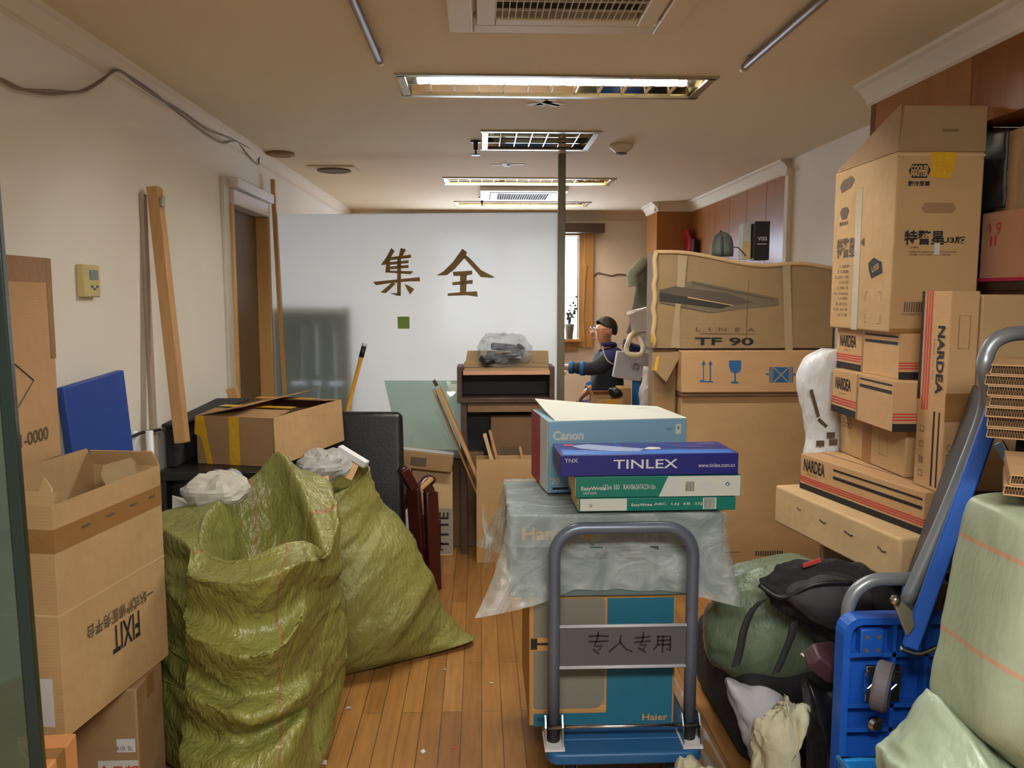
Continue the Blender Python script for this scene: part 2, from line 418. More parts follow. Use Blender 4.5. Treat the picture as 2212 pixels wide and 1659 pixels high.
def put_text(body, parent, mat, c, ux, uy, wd, ht=None, bold=0.0, name='lettering', lift=.0012, world=False, slant=0):
    """lettering fitted into wd x ht, centred on c in the plane (ux, uy)"""
    V, Fs = text_geo(body, bold)
    if not V: return None
    x0, x1 = min(v.x for v in V), max(v.x for v in V); y0, y1 = min(v.y for v in V), max(v.y for v in V)
    sx = wd / (x1 - x0); sy = sx if ht is None else ht / (y1 - y0)
    c, ux, uy = Vector(c), Vector(ux).normalized(), Vector(uy).normalized(); nn = ux.cross(uy)
    mb = MB(); cx, cy = (x0 + x1) / 2, (y0 + y1) / 2
    mb.add([c + ux * ((v.x - cx) * sx + slant * (v.y - cy) * sy) + uy * ((v.y - cy) * sy) + nn * lift for v in V], Fs)
    return mb.build(name, mat, parent, world=world)
def strokes(lines, parent, mat, c, ux, uy, sc, wd, name='lettering', lift=.0015, world=False):
    """brush strokes: polylines in a plane with a flat nib of width wd"""
    c, ux, uy = Vector(c), Vector(ux).normalized(), Vector(uy).normalized(); nn = ux.cross(uy); mb = MB()
    for ln in lines:
        P = [c + ux * (a * sc) + uy * (b * sc) for a, b in ln]; vs = []
        for i, p in enumerate(P):
            t = (P[min(i + 1, len(P) - 1)] - P[max(i - 1, 0)]).normalized(); s_ = nn.cross(t)
            e = t * (wd * .4) * (-1 if i == 0 else 1 if i == len(P) - 1 else 0)
            vs += [p + s_ * wd / 2 + e + nn * lift, p - s_ * wd / 2 + e + nn * lift]
        mb.add(vs, [(2 * i, 2 * i + 1, 2 * i + 3, 2 * i + 2) for i in range(len(P) - 1)])
    return mb.build(name, mat, parent, world=world)

# ------------------------------------------------------------------ cartons
def face_frame(f, w, d, h):
    """lower-left corner, right and up vectors, width and height of a carton's face in the carton's own space"""
    if f == 'F': return Vector((-w/2, -d/2, 0)), Vector((1, 0, 0)), Vector((0, 0, 1)), w, h
    if f == 'B': return Vector((w/2, d/2, 0)), Vector((-1, 0, 0)), Vector((0, 0, 1)), w, h
    if f == 'L': return Vector((-w/2, d/2, 0)), Vector((0, -1, 0)), Vector((0, 0, 1)), d, h
    if f == 'R': return Vector((w/2, -d/2, 0)), Vector((0, 1, 0)), Vector((0, 0, 1)), d, h
    return Vector((-w/2, -d/2, h)), Vector((1, 0, 0)), Vector((0, 1, 0)), w, d
def printing(t, dims, items):
    w, d, h = dims
    for it in items:
        kind, f = it[0], it[1]; o, ux, uy, fw, fh = face_frame(f, w, d, h); nn = ux.cross(uy)
        pt = lambda u, v, k=.0012: o + ux * (u * fw) + uy * (v * fh) + nn * k
        if kind == 'txt':
            _, _, body, u, v, tw, th, mat = it[:8]; ang = it[8] if len(it) > 8 else 0; bold = it[9] if len(it) > 9 else 0
            a = R(ang); rx = ux * math.cos(a) + uy * math.sin(a); ry = uy * math.cos(a) - ux * math.sin(a)
            put_text(body, t, mat, pt(u, v), rx, ry, tw, th, bold, 'lettering', .0006)
        elif kind == 'rect':
            _, _, u0, v0, u1, v1, mat, name = it[:8]; k = it[8] if len(it) > 8 else .0012
            MB().slab([pt(u0, v0, k), pt(u1, v0, k), pt(u1, v1, k), pt(u0, v1, k)], k * .9, nn).build(name, mat, t)
        elif kind == 'poly':
            _, _, pts, mat, name = it[:5]; k = it[5] if len(it) > 5 else .0012
            MB().slab([pt(u, v, k) for u, v in pts], k * .9, nn).build(name, mat, t)
        elif kind == 'lines':
            _, _, lines, wd, mat, name = it[:6]
            L = [[(u * fw, v * fh) for u, v in ln] for ln in lines]
            strokes(L, t, mat, o, ux, uy, 1, wd, name, .0012)
def carton(name, label, pos, dims, mat, rz=0, anchor=(0, 0), items=(), group=None, cat='box', tape=None, bevel=.005, rot=None, seam=True, soft=0):
    """closed carton standing on pos; anchor picks which corner of the base lies there"""
    w, d, h = dims; a = Vector((anchor[0] * w, anchor[1] * d, 0))
    M = (Matrix.Rotation(rz, 4, 'Z') if rot is None else rot.to_matrix().to_4x4())
    loc = Vector(pos) - (M @ a)
    t = thing(name, label, cat, loc, rz, group, rot)
    mb = MB()
    if soft:
        N = 10; vs = {}
        bmb = bmesh.new(); bmesh.ops.create_cube(bmb, size=1); bmesh.ops.subdivide_edges(bmb, edges=bmb.edges, cuts=9, use_grid_fill=True)
        for v in bmb.verts:
            p = Vector((v.co.x * w, v.co.y * d, (v.co.z + .5) * h))
            k = noise.noise(p * 5 + Vector(loc)) * soft
            v.co = p + Vector((v.co.x, v.co.y, v.co.z)).normalized() * (k - soft * .8) * (0 if v.co.z < -.45 else 1)
        bmb.verts.index_update()
        mb.add([v.co.copy() for v in bmb.verts], [tuple(v.index for v in f_.verts) for f_ in bmb.faces]); bmb.free()
        body = mb.build('carton_body', mat, t, smooth=True, bevel=0)
        body.data.set_sharp_from_angle(angle=R(50))
    else:
        mb.box((0, 0, h / 2), (w, d, h)); body = mb.build('carton_body', mat, t, bevel=bevel)
    if seam:
        q = MB(); ax = w >= d
        q.box((0, 0, h + .0006), (w * .985, .003, .001) if ax else (.003, d * .985, .001)); q.build('flap_seam', ink_soft, t)
    if tape:
        q = MB(); tm, wd = tape
        if w >= d:
            q.box((0, 0, h + .0012), (w + .003, wd, .0012)); q.box((-w/2 - .0008, 0, h - .03), (.0012, wd, .06)); q.box((w/2 + .0008, 0, h - .03), (.0012, wd, .06))
        else:
            q.box((0, 0, h + .0012), (wd, d + .003, .0012)); q.box((0, -d/2 - .0008, h - .03), (wd, .0012, .06)); q.box((0, d/2 + .0008, h - .03), (wd, .0012, .06))
        q.build('packing_tape', tm, t)
    printing(t, dims, items)
    return t
def open_carton(name, label, pos, dims, mat, rz=0, anchor=(0, 0), items=(), flaps=None, group=None, th=.005, cat='box', floor_in=True):
    """carton without lid; flaps = {face: (length, angle from upright outwards in degrees, taper)}"""
    w, d, h = dims; a = Vector((anchor[0] * w, anchor[1] * d, 0))
    loc = Vector(pos) - Matrix.Rotation(rz, 3, 'Z') @ a
    t = thing(name, label, cat, loc, rz, group)
    mb = MB()
    mb.box((0, -d/2 + th/2, h/2), (w, th, h)); mb.box((0, d/2 - th/2, h/2), (w, th, h))
    mb.box((-w/2 + th/2, 0, h/2), (th, d - 2*th, h)); mb.box((w/2 - th/2, 0, h/2), (th, d - 2*th, h)); mb.box((0, 0, th/2), (w - 2*th, d - 2*th, th))
    mb.build('carton_body', mat, t)
    for f, (ln, ang, tp) in (flaps or {}).items():
        o, ux, uy, fw, fh = face_frame(f, w, d, h); nn = ux.cross(uy); b = o + uy * fh
        dv = uy * math.cos(R(ang)) + nn * math.sin(R(ang))
        p = [b, b + ux * fw, b + ux * (fw * (1 - tp)) + dv * ln, b + ux * (fw * tp) + dv * ln]
        MB().slab(p, th * .8).build('flap', mat, t)
    printing(t, dims, items)
    return t

# ================================================================== THE ROOM
def holed(mb, axis, lev, t, rng, holes):
    """slab of thickness t behind level lev on an axis, cut by rectangular holes; rng/holes = (a0, a1, b0, b1)"""
    a = sorted({rng[0], rng[1], *[h[0] for h in holes], *[h[1] for h in holes]}); b = sorted({rng[2], rng[3], *[h[2] for h in holes], *[h[3] for h in holes]})
    for i in range(len(a) - 1):
        for j in range(len(b) - 1):
            ca, cb = (a[i] + a[i+1]) / 2, (b[j] + b[j+1]) / 2
            if any(h[0] < ca < h[1] and h[2] < cb < h[3] for h in holes): continue
            p, q = [a[i], b[j]], [a[i+1], b[j+1]]
            if axis == 'z': mb.box2((p[0], p[1], lev), (q[0], q[1], lev + t))
            if axis == 'x': mb.box2((lev, p[0], p[1]), (lev + t, q[0], q[1]))
            if axis == 'y': mb.box2((p[0], lev, p[1]), (q[0], lev + t, q[1]))
    return mb
struct('floor', MB().box2((-2.6, -.6, -.06), (2.6, YB + .1, 0)), floor_m)
L1 = (-.30, .90, 3.25, 3.57); L2 = (.03, .605, 4.32, 4.83); L3 = (-.24, .96, 6.0, 6.32); L4 = (-.21, .98, 7.48, 7.8)
struct('ceiling', holed(MB(), 'z', CEIL, .05, (-2.6, 2.6, -.6, YB + .1), [L1, L2, L3, L4]), ceil_m)
DY0, DY1, DZ = 4.36, 5.04, 1.99
struct('wall_left', holed(MB(), 'x', XL - .1, .1, (.95, YB, 0, CEIL), [(DY0 - .04, DY1 + .04, 0, DZ + .04)]), wall_m)
WX0, WX1, WZ0, WZ1 = -.40, 1.0, 1.09, 2.13
struct('wall_back', holed(MB(), 'y', YB, .1, (XL - .1, XR + .1, 0, CEIL), [(WX0, WX1, WZ0, WZ1)]), wallfar_m)
# right side: plaster between the wood-clad cupboard block and the wood-clad far part
struct('wall_right', MB().box2((XR, 3.3, 0), (XR + .1, 5.12, CEIL)), wall_m)
def clad(name, x, y0, y1, z0, z1, step, mat, thick=.06):
    t = thing(name, None, None, (x, y0, z0)); t['kind'] = 'structure'
    n = max(1, round((y1 - y0) / step)); s = (y1 - y0) / n
    for i in range(n):
        MB().box2((x, y0 + i * s + .002, z0), (x + thick, y0 + (i + 1) * s - .002, z1)).build('wall_panel', mat, t, world=True, bevel=.002)
    MB().box2((x + .012, y0, z0), (x + thick + .02, y1, z1)).build('wall_backing', wood_dk, t, world=True)
    return t
clad('wall_right_far', XR, 5.14, YB, 0, CEIL, .41, panel_m)
clad('wall_right_near', XN, 2.66, 3.34, 0, CEIL, .68, panel_m)
struct('wall_right_return', MB().box2((XN, 3.30, 0), (XR + .08, 3.345, CEIL)), panel_d)
struct('wall_right_cupboard', MB().box2((XN, .95, 2.06), (2.1, 2.655, CEIL)), panel_d)
struct('wall_right_niche', MB().box2((2.06, .95, 0), (2.12, 3.3, 2.06)).box2((XN + .02, 2.66, 0), (2.06, 2.70, 2.06)), panel_d)
struct('wall_right_pillar', MB().box2((1.60, 7.5, 0), (XR - .001, 7.97, CEIL)), panel_m)
struct('trim_1', MB().box2((XR - .03, 5.085, 0), (XR - .001, 5.14, CEIL - .08)).box2((XR - .045, 5.075, CEIL - .1), (XR - .001, 5.15, CEIL - .06)), corn_m)
def cornice(name, a, b, out, sz=.075):
    a, b, out = Vector(a), Vector(b), Vector(out); prof = [(0, 0), (sz, 0), (sz * .95, -.012), (sz * .7, -.02), (sz * .45, -.04), (sz * .2, -.062), (.012, -.072), (0, -.08)]
    mb = MB(); k = len(prof)
    for p in (a, b): mb.v += [p + out * u + Vector((0, 0, v)) for u, v in prof]
    for i in range(k): mb.f.append((i, (i + 1) % k, k + (i + 1) % k, k + i)); mb.mi.append(0)
    mb.f += [tuple(range(k - 1, -1, -1)), tuple(range(k, 2 * k))]; mb.mi += [0, 0]
    return struct(name, mb, corn_m)
cornice('trim_2', (XL, .95, CEIL), (XL, YB, CEIL), (1, 0, 0), .04)
cornice('trim_3', (XN, .95, CEIL), (XN, 3.36, CEIL), (-1, 0, 0), .07)
cornice('trim_4', (XR, 5.12, CEIL), (XR, 7.5, CEIL), (-1, 0, 0), .07)
cornice('trim_5', (1.60, 7.44, CEIL), (1.60, 7.97, CEIL), (-1, 0, 0), .06)
cornice('trim_6', (1.57, 7.5, CEIL), (XR, 7.5, CEIL), (0, -1, 0), .06)
cornice('trim_7', (XL, YB, CEIL), (XR, YB, CEIL), (0, -1, 0), .06)
cornice('trim_8', (XN, 3.34, CEIL), (XR, 3.34, CEIL), (0, 1, 0), .06)

# door in the left wall
t = thing('door_1', None, None, (XL, DY0, 0)); t['kind'] = 'structure'
MB().box2((XL - .085, DY0, .01), (XL - .045, DY1, DZ)).build('door_leaf', pbr('door_brown_veneer', (98, 70, 36), .45, var=.15, stretch=(4, 4, .5)), t, world=True)
fm = pbr('aged_white_gloss_paint', (196, 188, 172), .4, var=.08)
MB().box2((XL - .001, DY0 - .13, 0), (XL + .018, DY0 - .02, DZ + .12)).build('casing', fm, t, world=True, bevel=.004)
MB().box2((XL - .1, DY0 - .04, 0), (XL + .03, DY0, DZ)).build('jamb', frame_oc, t, world=True, bevel=.003)
MB().box2((XL - .1, DY1, 0), (XL + .03, DY1 + .04, DZ)).build('jamb', frame_oc, t, world=True, bevel=.003)
lint = pbr('pale_lilac_paint', (214, 204, 200), .4, var=.04)
MB().box2((XL - .1, DY0 - .02, DZ), (XL + .035, DY1 + .03, DZ + .08)).box2((XL - .001, DY0 - .03, DZ + .08), (XL + .06, DY1 + .04, DZ + .135)).build('lintel', lint, t, world=True, bevel=.006)

# back window: daylight glow of the street, wooden frame, ledge
t = thing('window_1', None, None, ((WX0 + WX1) / 2, YB, WZ0)); t['kind'] = 'structure'
MB().box2((WX0 - .2, YB + .16, WZ0 - .15), (WX1 + .2, YB + .18, WZ1 + .15)).build('window_pane', emit('overcast_daylight', (.72, .88, 1.08), SKY_GLOW), t, world=True)
fr = MB(); f_ = .09
fr.box2((WX1, YB - .03, WZ0 - f_), (WX1 + f_ + .05, YB + .1, WZ1 + f_)).box2((WX0 - f_, YB - .03, WZ0 - f_), (WX0, YB + .1, WZ1 + f_))
fr.box2((WX0, YB - .03, WZ1), (WX1, YB + .1, WZ1 + f_)).box2((WX0, YB - .03, WZ0 - f_ - .04), (WX1, YB + .1, WZ0)).box2((WX1 + .05, YB - .045, WZ0 - f_), (WX1 + f_ + .06, YB - .03, WZ1 + f_))
fr.box2((.2, YB + .0, WZ0), (.26, YB + .08, WZ1))
fr.build('window_frame', frame_oc, t, world=True, bevel=.004)
MB().box2((WX0 - .1, YB - .12, WZ0 - .03), (WX1 + .02, YB + .02, WZ0)).build('window_sill', frame_oc, t, world=True, bevel=.004)
t = thing('curtain_box', 'brown box above the bright window at the far wall', 'curtain box', (.6, YB - .1, WZ1 + .05))
MB().box2((-.9, YB - .17, WZ1 + .02), (1.24, YB - .035, WZ1 + .11)).build('pelmet', wood_dk, t, world=True, bevel=.004)
# plant on the ledge
P0 = Vector((.905, YB - .07, WZ0))
t = thing('potted_plant', 'small leafy plant in a grey pot on the sill of the far window', 'plant', P0)
MB().lathe([(.034, 0), (.048, .13), (.052, .15), (.046, .15), (.04, .13)], (0, 0, 0)).build('pot', pbr('grey_pot', (132, 132, 128), .7), t, smooth=True)
lf = pbr('plant_leaf', (58, 70, 50), .6, var=.2)
mb = MB()
for i in range(9):
    a = rnd.uniform(0, 2 * PI); hh = rnd.uniform(.1, .3); q = [Vector((0, 0, .13)), Vector((math.cos(a) * .02, math.sin(a) * .02, .13 + hh * .5)), Vector((math.cos(a) * .05 + .02, math.sin(a) * .04, .13 + hh))]
    mb.tube(q, .004, 6)
    for k in range(3):
        c = q[1].lerp(q[2], k / 2); u = Vector((rnd.uniform(-1, 1), rnd.uniform(-.3, .3), rnd.uniform(-.3, 1))).normalized() * .035; s_ = u.cross(Vector((0, 1, 0))) * .4
        mb.slab([c, c + u * .5 + s_, c + u, c + u * .5 - s_], .002)
mb.build('leaves', lf, t)

# ------------------------------------------------------------------ frosted partition with lettering
pd = (Vector((XPR, YPR, 0)) - Vector((XL, YPL, 0))).normalized(); pn = Vector((pd.y, -pd.x, 0))      # along, towards camera
if pn.y > 0: pn = -pn
PT = 2.02
t = thing('glass_partition', 'frosted glass partition with two large gold brown characters and grey post', 'partition', (XL, YPL, 0))
g0 = Vector((XL + .01, YPL, 0)); g1 = Vector((XPR - .02, YPR + .002, 0))
MB().slab([g0 + Vector((0, 0, .02)), g1 + Vector((0, 0, .02)), g1 + Vector((0, 0, PT)), g0 + Vector((0, 0, PT))], .01, pn).build('glass_panel', frost, t, world=True)
MB().box2((XPR - .022, YPR - .022, 0), (XPR + .022, YPR + .022, CEIL)).build('post', pbr('grey_olive_post', (112, 104, 84), .4, metal=.3, var=.05), t, world=True, bevel=.003)
gg = [[(1300,288),(1330,310),(1322,338),(1250,420),(1200,458),(1135,460),(1180,432),(1240,372)],
      [(1318,328),(1345,345),(1420,425),(1508,470),(1490,475),(1418,470),(1398,445),(1306,342)],
      [(1238,436),(1362,428),(1363,452),(1328,460),(1244,463)],
      [(1286,455),(1328,455),(1324,574),(1284,576)],
      [(1235,503),(1366,487),(1366,512),(1238,522)],
      [(1206,574),(1290,566),(1394,560),(1398,596),(1330,586),(1206,590)]]
jj = [[(845,284),(866,302),(832,362),(806,392),(778,392),(812,345)], [(816,345),(838,350),(836,438),(808,442)],
      [(905,284),(940,292),(918,336),(892,340)], [(838,342),(970,326),(972,346),(838,362)], [(836,374),(955,362),(956,380),(836,392)],
      [(836,402),(955,392),(956,411),(836,420)], [(812,428),(986,432),(970,452),(812,440)], [(884,336),(908,336),(906,590),(882,586)],
      [(728,500),(830,490),(1026,470),(1030,497),(960,497),(840,508),(748,522)], [(848,505),(876,510),(812,572),(776,568)],
      [(930,514),(960,526),(992,546),(966,582),(944,545)], [(834,572),(905,572),(904,590),(878,588)]]
def glass_char(polys):
    mb = MB()
    for pl in polys:
        pts = []
        for x, y in pl:
            px, py = 560 + x * .33764, 440 + y * .33764; v = at(px, py, 1) - Vector((0, 0, CAM_H)); o = Vector((0, 0, CAM_H))
            k = (g0 - o).dot(pn) / v.dot(pn); pts.append(o + v * k + pn * .0035)
        mb.slab(pts, .002, pn)
    return mb
glass_char(gg).build('lettering', gold, t, world=True)
glass_char(jj).build('lettering', gold, t, world=True)
c = at(872, 697, 5.07)
t = thing('sticky_note', 'square green note stuck on the frosted glass below the characters', 'note', c)
c2 = c + pn * .0
o = Vector((0, 0, CAM_H)); v = c - o; k = (g0 - o).dot(pn) / v.dot(pn); c = o + v * k + pn * .004
MB().slab([c + pd * sx * .037 + Vector((0, 0, sz * .037)) for sx, sz in ((-1, -1), (1, -1), (1, 1), (-1, 1))], .0012, pn).build('note_paper', pbr('green_note_paper', (112, 140, 66), .8, var=.05), t, world=True)
# green slatted door leaf stored behind the frosted glass
lt = thing('stored_screen', 'blurred dark green panel with pale cross bars behind the frosted glass', 'screen', (-1.0, 5.32, 0))
gp = pbr('dark_green_paint', (40, 58, 40), .6, var=.1); gb = pbr('pale_green_bar', (150, 170, 150), .5, var=.1)
def onp(px, py, off):
    v = at(px, py, 1) - o; k = (g0 - pn * off - o).dot(pn) / v.dot(pn); return o + v * k
a_, b_ = onp(599, 664, .05), onp(764, 664, .05)
dn = Vector((0, 0, -1))
pw, ph = (b_ - a_).length, a_.z; pu = Vector((b_.x - a_.x, b_.y - a_.y, 0)).normalized()
slits = [(.36, .375, .70, .93), (.36, .375, .50, .66), (.55, .575, .72, .93), (.55, .575, .44, .66), (.78, .80, .70, .9), (.78, .80, .44, .66)]
slits = [(a * pw, b * pw, c_ * ph, d_ * ph) for a, b, c_, d_ in slits]
slits += [(.22 * pw, .42 * pw, .672 * ph, .69 * ph), (.50 * pw, .62 * pw, .672 * ph, .69 * ph), (.7 * pw, .9 * pw, .672 * ph, .69 * ph), (.5 * pw, .9 * pw, .405 * ph, .42 * ph), (.3 * pw, .42 * pw, .405 * ph, .42 * ph)]
hb = holed(MB(), 'y', 0, .02, (0, pw, 0, ph), slits)
hb.v = [Vector((a_.x, a_.y, 0)) + pu * p.x - pn * p.y + Vector((0, 0, p.z)) for p in hb.v]
hb.build('panel_board', gp, lt, world=True)

# ------------------------------------------------------------------ ceiling fittings
def troffer(name, label, r, lit, cells, tubes, tubecol=TUBE_COL, strength=10, group=None):
    x0, x1, y0, y1 = r; cx, cy = (x0 + x1) / 2, (y0 + y1) / 2
    t = thing(name, label, 'ceiling light', (cx, cy, CEIL), 0, group)
    W, D = x1 - x0, y1 - y0; H_ = .085
    hb = MB()
    k = .05
    MB().box((0, 0, H_), (W, D, .004)).build('housing_top', ac_m, t)
    for sy in (-1, 1): hb.slab([(-W/2, sy * D/2, 0), (W/2, sy * D/2, 0), (W/2 - k, sy * (D/2 - k), H_), (-W/2 + k, sy * (D/2 - k), H_)], .003)
    for sx in (-1, 1): hb.slab([(sx * W/2, -D/2, 0), (sx * W/2, D/2, 0), (sx * (W/2 - k), D/2 - k, H_), (sx * (W/2 - k), -D/2 + k, H_)], .003)
    hb.build('housing', mirror, t)
    e = .022; fb = MB()
    for c, d in (((0, -D/2, -.004), (W + 2*e, e*1.4, .008)), ((0, D/2, -.004), (W + 2*e, e*1.4, .008)), ((-W/2, 0, -.004), (e*1.4, D, .008)), ((W/2, 0, -.004), (e*1.4, D, .008))): fb.box(c, d)
    fb.build('frame', alu, t)
    lb = MB(); nx, ny = cells
    for i in range(1, nx): lb.box((-W/2 + W * i / nx, 0, .011), (.004, D, .020))
    for j in range(1, ny): lb.box((0, -D/2 + D * j / ny, .030), (W, .005, .058))
    lb.build('louvre', mirror, t)
    em = emit(name + '_tube_light', tubecol, strength); off = pbr(name + '_tube_unlit', (220, 220, 214), .4, var=0)
    for yy, on in tubes:
        MB().tube([(-W/2 + .05, yy, .037), (W/2 - .05, yy, .037)], .013, 10).build('tube', em if (lit and on) else off, t, smooth=True)
    return t
troffer('ceiling_light', 'long lit louvred ceiling light nearest the camera', L1, True, (12, 2), [(-.075, True), (.075, False)], TUBE_COL, TUBE_NEAR * 8, 'long louvred ceiling lights')
troffer('square_ceiling_light', 'unlit square louvred ceiling light at the top of the partition post', L2, False, (7, 3), [(-.15, False), (.0, False), (.15, False)])
troffer('ceiling_light', 'long lit louvred ceiling light just before the far air conditioner', L3, True, (14, 2), [(.075, True), (-.075, True)], FAR_COL, TUBE_FAR * 4, 'long louvred ceiling lights')
troffer('ceiling_light', 'long lit louvred ceiling light farthest back, behind the far air conditioner', L4, True, (14, 2), [(.075, True), (-.075, True)], FAR_COL, TUBE_FAR * 4, 'long louvred ceiling lights')
def cassette(label, cx, cy, S, pm):
    t = thing('air_conditioner', label, 'air conditioner', (cx, cy, CEIL), 0, 'ceiling cassette air conditioners'); h = .035
    outer = S / 2; g = S * .30
    mb = MB(); prof = [(outer, 0), (outer, -.012), (outer - .03, -h)]
    # panel ring with a slot on every side
    s_in, s_out = g + .055, outer - .075
    for sx in (-1, 1):
        mb.box((sx * (outer + s_out) / 2, 0, -h/2), (outer - s_out, S, h)); mb.box((0, sx * (outer + s_out) / 2, -h/2), (2 * s_out, outer - s_out, h))
        mb.box((sx * (g + s_in) / 2, 0, -h/2 - .004), (s_in - g, 2 * s_in, h)); mb.box((0, sx * (g + s_in) / 2, -h/2 - .004), (2 * g, s_in - g, h))
        for sy in (-1, 1): mb.box((sx * (s_in + s_out) / 2, sy * (s_out * .80 + s_out) / 2, -h/2), (s_out - s_in, s_out * .20, h)); mb.box((sx * (s_out * .80 + s_in) / 2, sy * (s_in + s_out) / 2, -h/2), (s_out * .8 - s_in if s_out * .8 > s_in else .01, s_out - s_in, h))
    mb.build('panel', pm, t, bevel=.008)
    MB().box((0, 0, -.006), (2 * s_out, 2 * s_out, .006)).build('vent_recess', black_pl, t)
    for sx in (-1, 1):
        MB().box((sx * (s_in + s_out) / 2 + sx * .004, 0, -.02), (.03, s_out * 1.5, .004), Matrix.Rotation(sx * .5, 3, 'Y')).build('louvre', pm, t)
        MB().box((0, sx * (s_in + s_out) / 2 + sx * .004, -.02), (s_out * 1.5, .03, .004), Matrix.Rotation(-sx * .5, 3, 'X')).build('louvre', pm, t)
    gr = MB(); n = 22
    for i in range(n + 1): gr.box((-g + 2 * g * i / n, 0, -h), (.0024, 2 * g, .006))
    for j in range(7): gr.box((0, -g + 2 * g * j / 6, -h + .001), (2 * g, .003, .006))
    gr.build('intake_grille', pm, t); return t
cassette('large cream air conditioner in the ceiling nearest the camera, cut by the top edge', .258, 2.285, .70, ac_m)
cassette('white air conditioner in the far ceiling between two long lights', .345, 6.79, .68, pbr('white_panel', (230, 226, 224), .4, var=.02))
tapew = pbr('white_masking_tape', (252, 248, 250), .7, var=.03)
def crosstape(label, c, segs):
    t = thing('tape_mark', label, 'tape mark', c, 0, 'white tape on the ceiling')
    for (x0, y0, x1, y1) in segs: MB().beam((x0, y0, -.0025), (x1, y1, -.0025), .045, .0015).build('tape_strip', tapew, t)
c = at(1180, 231, 3.68)
crosstape('white cross of tape on the ceiling behind the nearest long light', (c.x, c.y, CEIL), [(-.07, -.07, .07, .05), (-.03, .07, .03, -.06), (-.075, .055, -.02, .02), (.01, .03, .065, .075)])
c = at(1098, 362, 5.4)
crosstape('broken strip of white tape on the ceiling left of the partition post', (c.x, c.y, CEIL), [(-.11, 0, -.05, .015), (-.03, -.06, .0, .08), (-.01, 0, .1, -.02)])
def sprinkler(label, x, y):
    t = thing('sprinkler', label, 'sprinkler', (x, y, CEIL), 0, 'ceiling sprinklers')
    MB().lathe([(.03, 0), (.03, -.008), (.012, -.012), (.012, -.05)], n=14).build('neck', pbr('dark_bronze', (60, 50, 40), .4, metal=.6), t)
    MB().lathe([(.006, -.05), (.006, -.07), (.026, -.072), (.026, -.076), (.004, -.078)], n=14).build('deflector', MATS['dark_bronze'], t)
sprinkler('dark sprinkler head left of the square ceiling light', -.02, 4.6)
sprinkler('dark sprinkler head by the far air conditioner', .02, 7.15)
t = thing('smoke_detector', 'round smoke detector on the ceiling right of the square light', 'smoke detector', (.79, 4.68, CEIL))
MB().lathe([(.065, 0), (.065, -.015), (.05, -.03), (.03, -.045), (.005, -.05)], n=24).build('detector_body', ac_m, t, smooth=True)
MB().lathe([(.03, -.045), (.031, -.05), (.004, -.055)], n=20).build('sensor_cap', pbr('dark_vent_plastic', (86, 78, 64), .6), t)
t = thing('ceiling_vent', 'round brown ceiling vent in a pale square plate near the left wall', 'vent', (-.96, 5.6, CEIL))
MB().box((0, 0, -.006), (.3, .26, .012)).build('plate', ceil_m, t, bevel=.004)
MB().lathe([(.11, -.01), (.11, -.02), (.09, -.024), (.005, -.02)], n=26).build('grille', pbr('brown_grille', (96, 74, 52), .7), t)
t = thing('conduit_box', 'small brown junction box where the left wall meets the ceiling', 'junction box', (XL + .12, 5.02, CEIL))
MB().lathe([(.08, 0), (.08, -.012), (.06, -.02), (.004, -.02)], n=20).build('cap', pbr('tan_cover', (150, 112, 72), .6), t)
def rod(label, x, y0, y1):
    t = thing('lamp_rod', label, 'rod', (x, (y0 + y1) / 2, CEIL), 0, 'thin rods on the ceiling')
    MB().tube([(0, (y0 - y1) / 2, -.02), (0, (y1 - y0) / 2, -.02)], .013, 12).build('rod_tube', pbr('brown_lacquer', (128, 100, 72), .45), t, smooth=True)
    MB().tube([(0, (y1 - y0) / 2, -.02), (0, (y1 - y0) / 2 + .02, -.02)], .0165, 12).build('end_cap', ac_m, t, smooth=True)
    for q in (-.45, .45): MB().box((0, q * (y1 - y0), -.006), (.03, .02, .012)).build('clip', alu, t)
rod('thin rod on the ceiling left of the near air conditioner', -.35, 1.6, 3.0)
rod('thin rod on the ceiling right of the near air conditioner', .955, 1.6, 3.03)
# lobby lamp behind the viewer
t = thing('lobby_light', 'square lobby ceiling panel light', 'ceiling light', (.2, -.2, CEIL))
MB().box((0, 0, -.02), (1.3, .5, .02)).build('diffuser', emit('lobby_panel_light', (1.0, 1.0, .95), LOBBY), t)
MB().box((0, 0, -.004), (1.36, .56, .008)).build('frame', alu, t)

# ------------------------------------------------------------------ left wall: cables, panel, trunking
cab = pbr('dusty_cable', (132, 116, 98), .7, var=.15)
def wallx(px, py, X):
    v = at(px, py, 1) - o; k = X / v.x; return o + v * k
t = thing('cable', 'bundle of dusty cables strung along the left wall under the ceiling', 'cable', wallx(250, 152, XL + .03))
pts1 = [wallx(px, py, XL + .02) for px, py in ((2, 172), (40, 192), (110, 196), (175, 198), (215, 178), (255, 152), (300, 182), (350, 215), (400, 245), (450, 280), (505, 302), (555, 330), (568, 336), (640, 372), (700, 408), (740, 440), (782, 462))]
MB().tube(spline(pts1, 90), .0045, 7).build('cable_strand', cab, t, world=True, smooth=True)
pts2 = [wallx(px, py, XL + .016) for px, py in ((2, 170), (60, 196), (120, 203), (180, 194), (225, 168), (255, 153), (310, 184), (365, 226), (410, 262), (445, 288), (480, 309), (510, 306), (540, 340), (558, 355), (568, 338), (635, 375), (704, 414), (782, 463))]
MB().tube(spline(pts2, 90), .004, 7).build('cable_strand', cab, t, world=True, smooth=True)
c = wallx(183, 607, XL)
t = thing('control_panel', 'yellowed thermostat with a grey screen on the left wall', 'thermostat', c)
MB().box((.012, 0, 0), (.024, .115, .105)).build('panel_case', pbr('yellowed_plastic', (198, 182, 122), .5, var=.08), t, bevel=.004)
MB().box((.025, .012, .02), (.003, .055, .03)).build('screen', pbr('grey_screen', (112, 122, 124), .25), t)
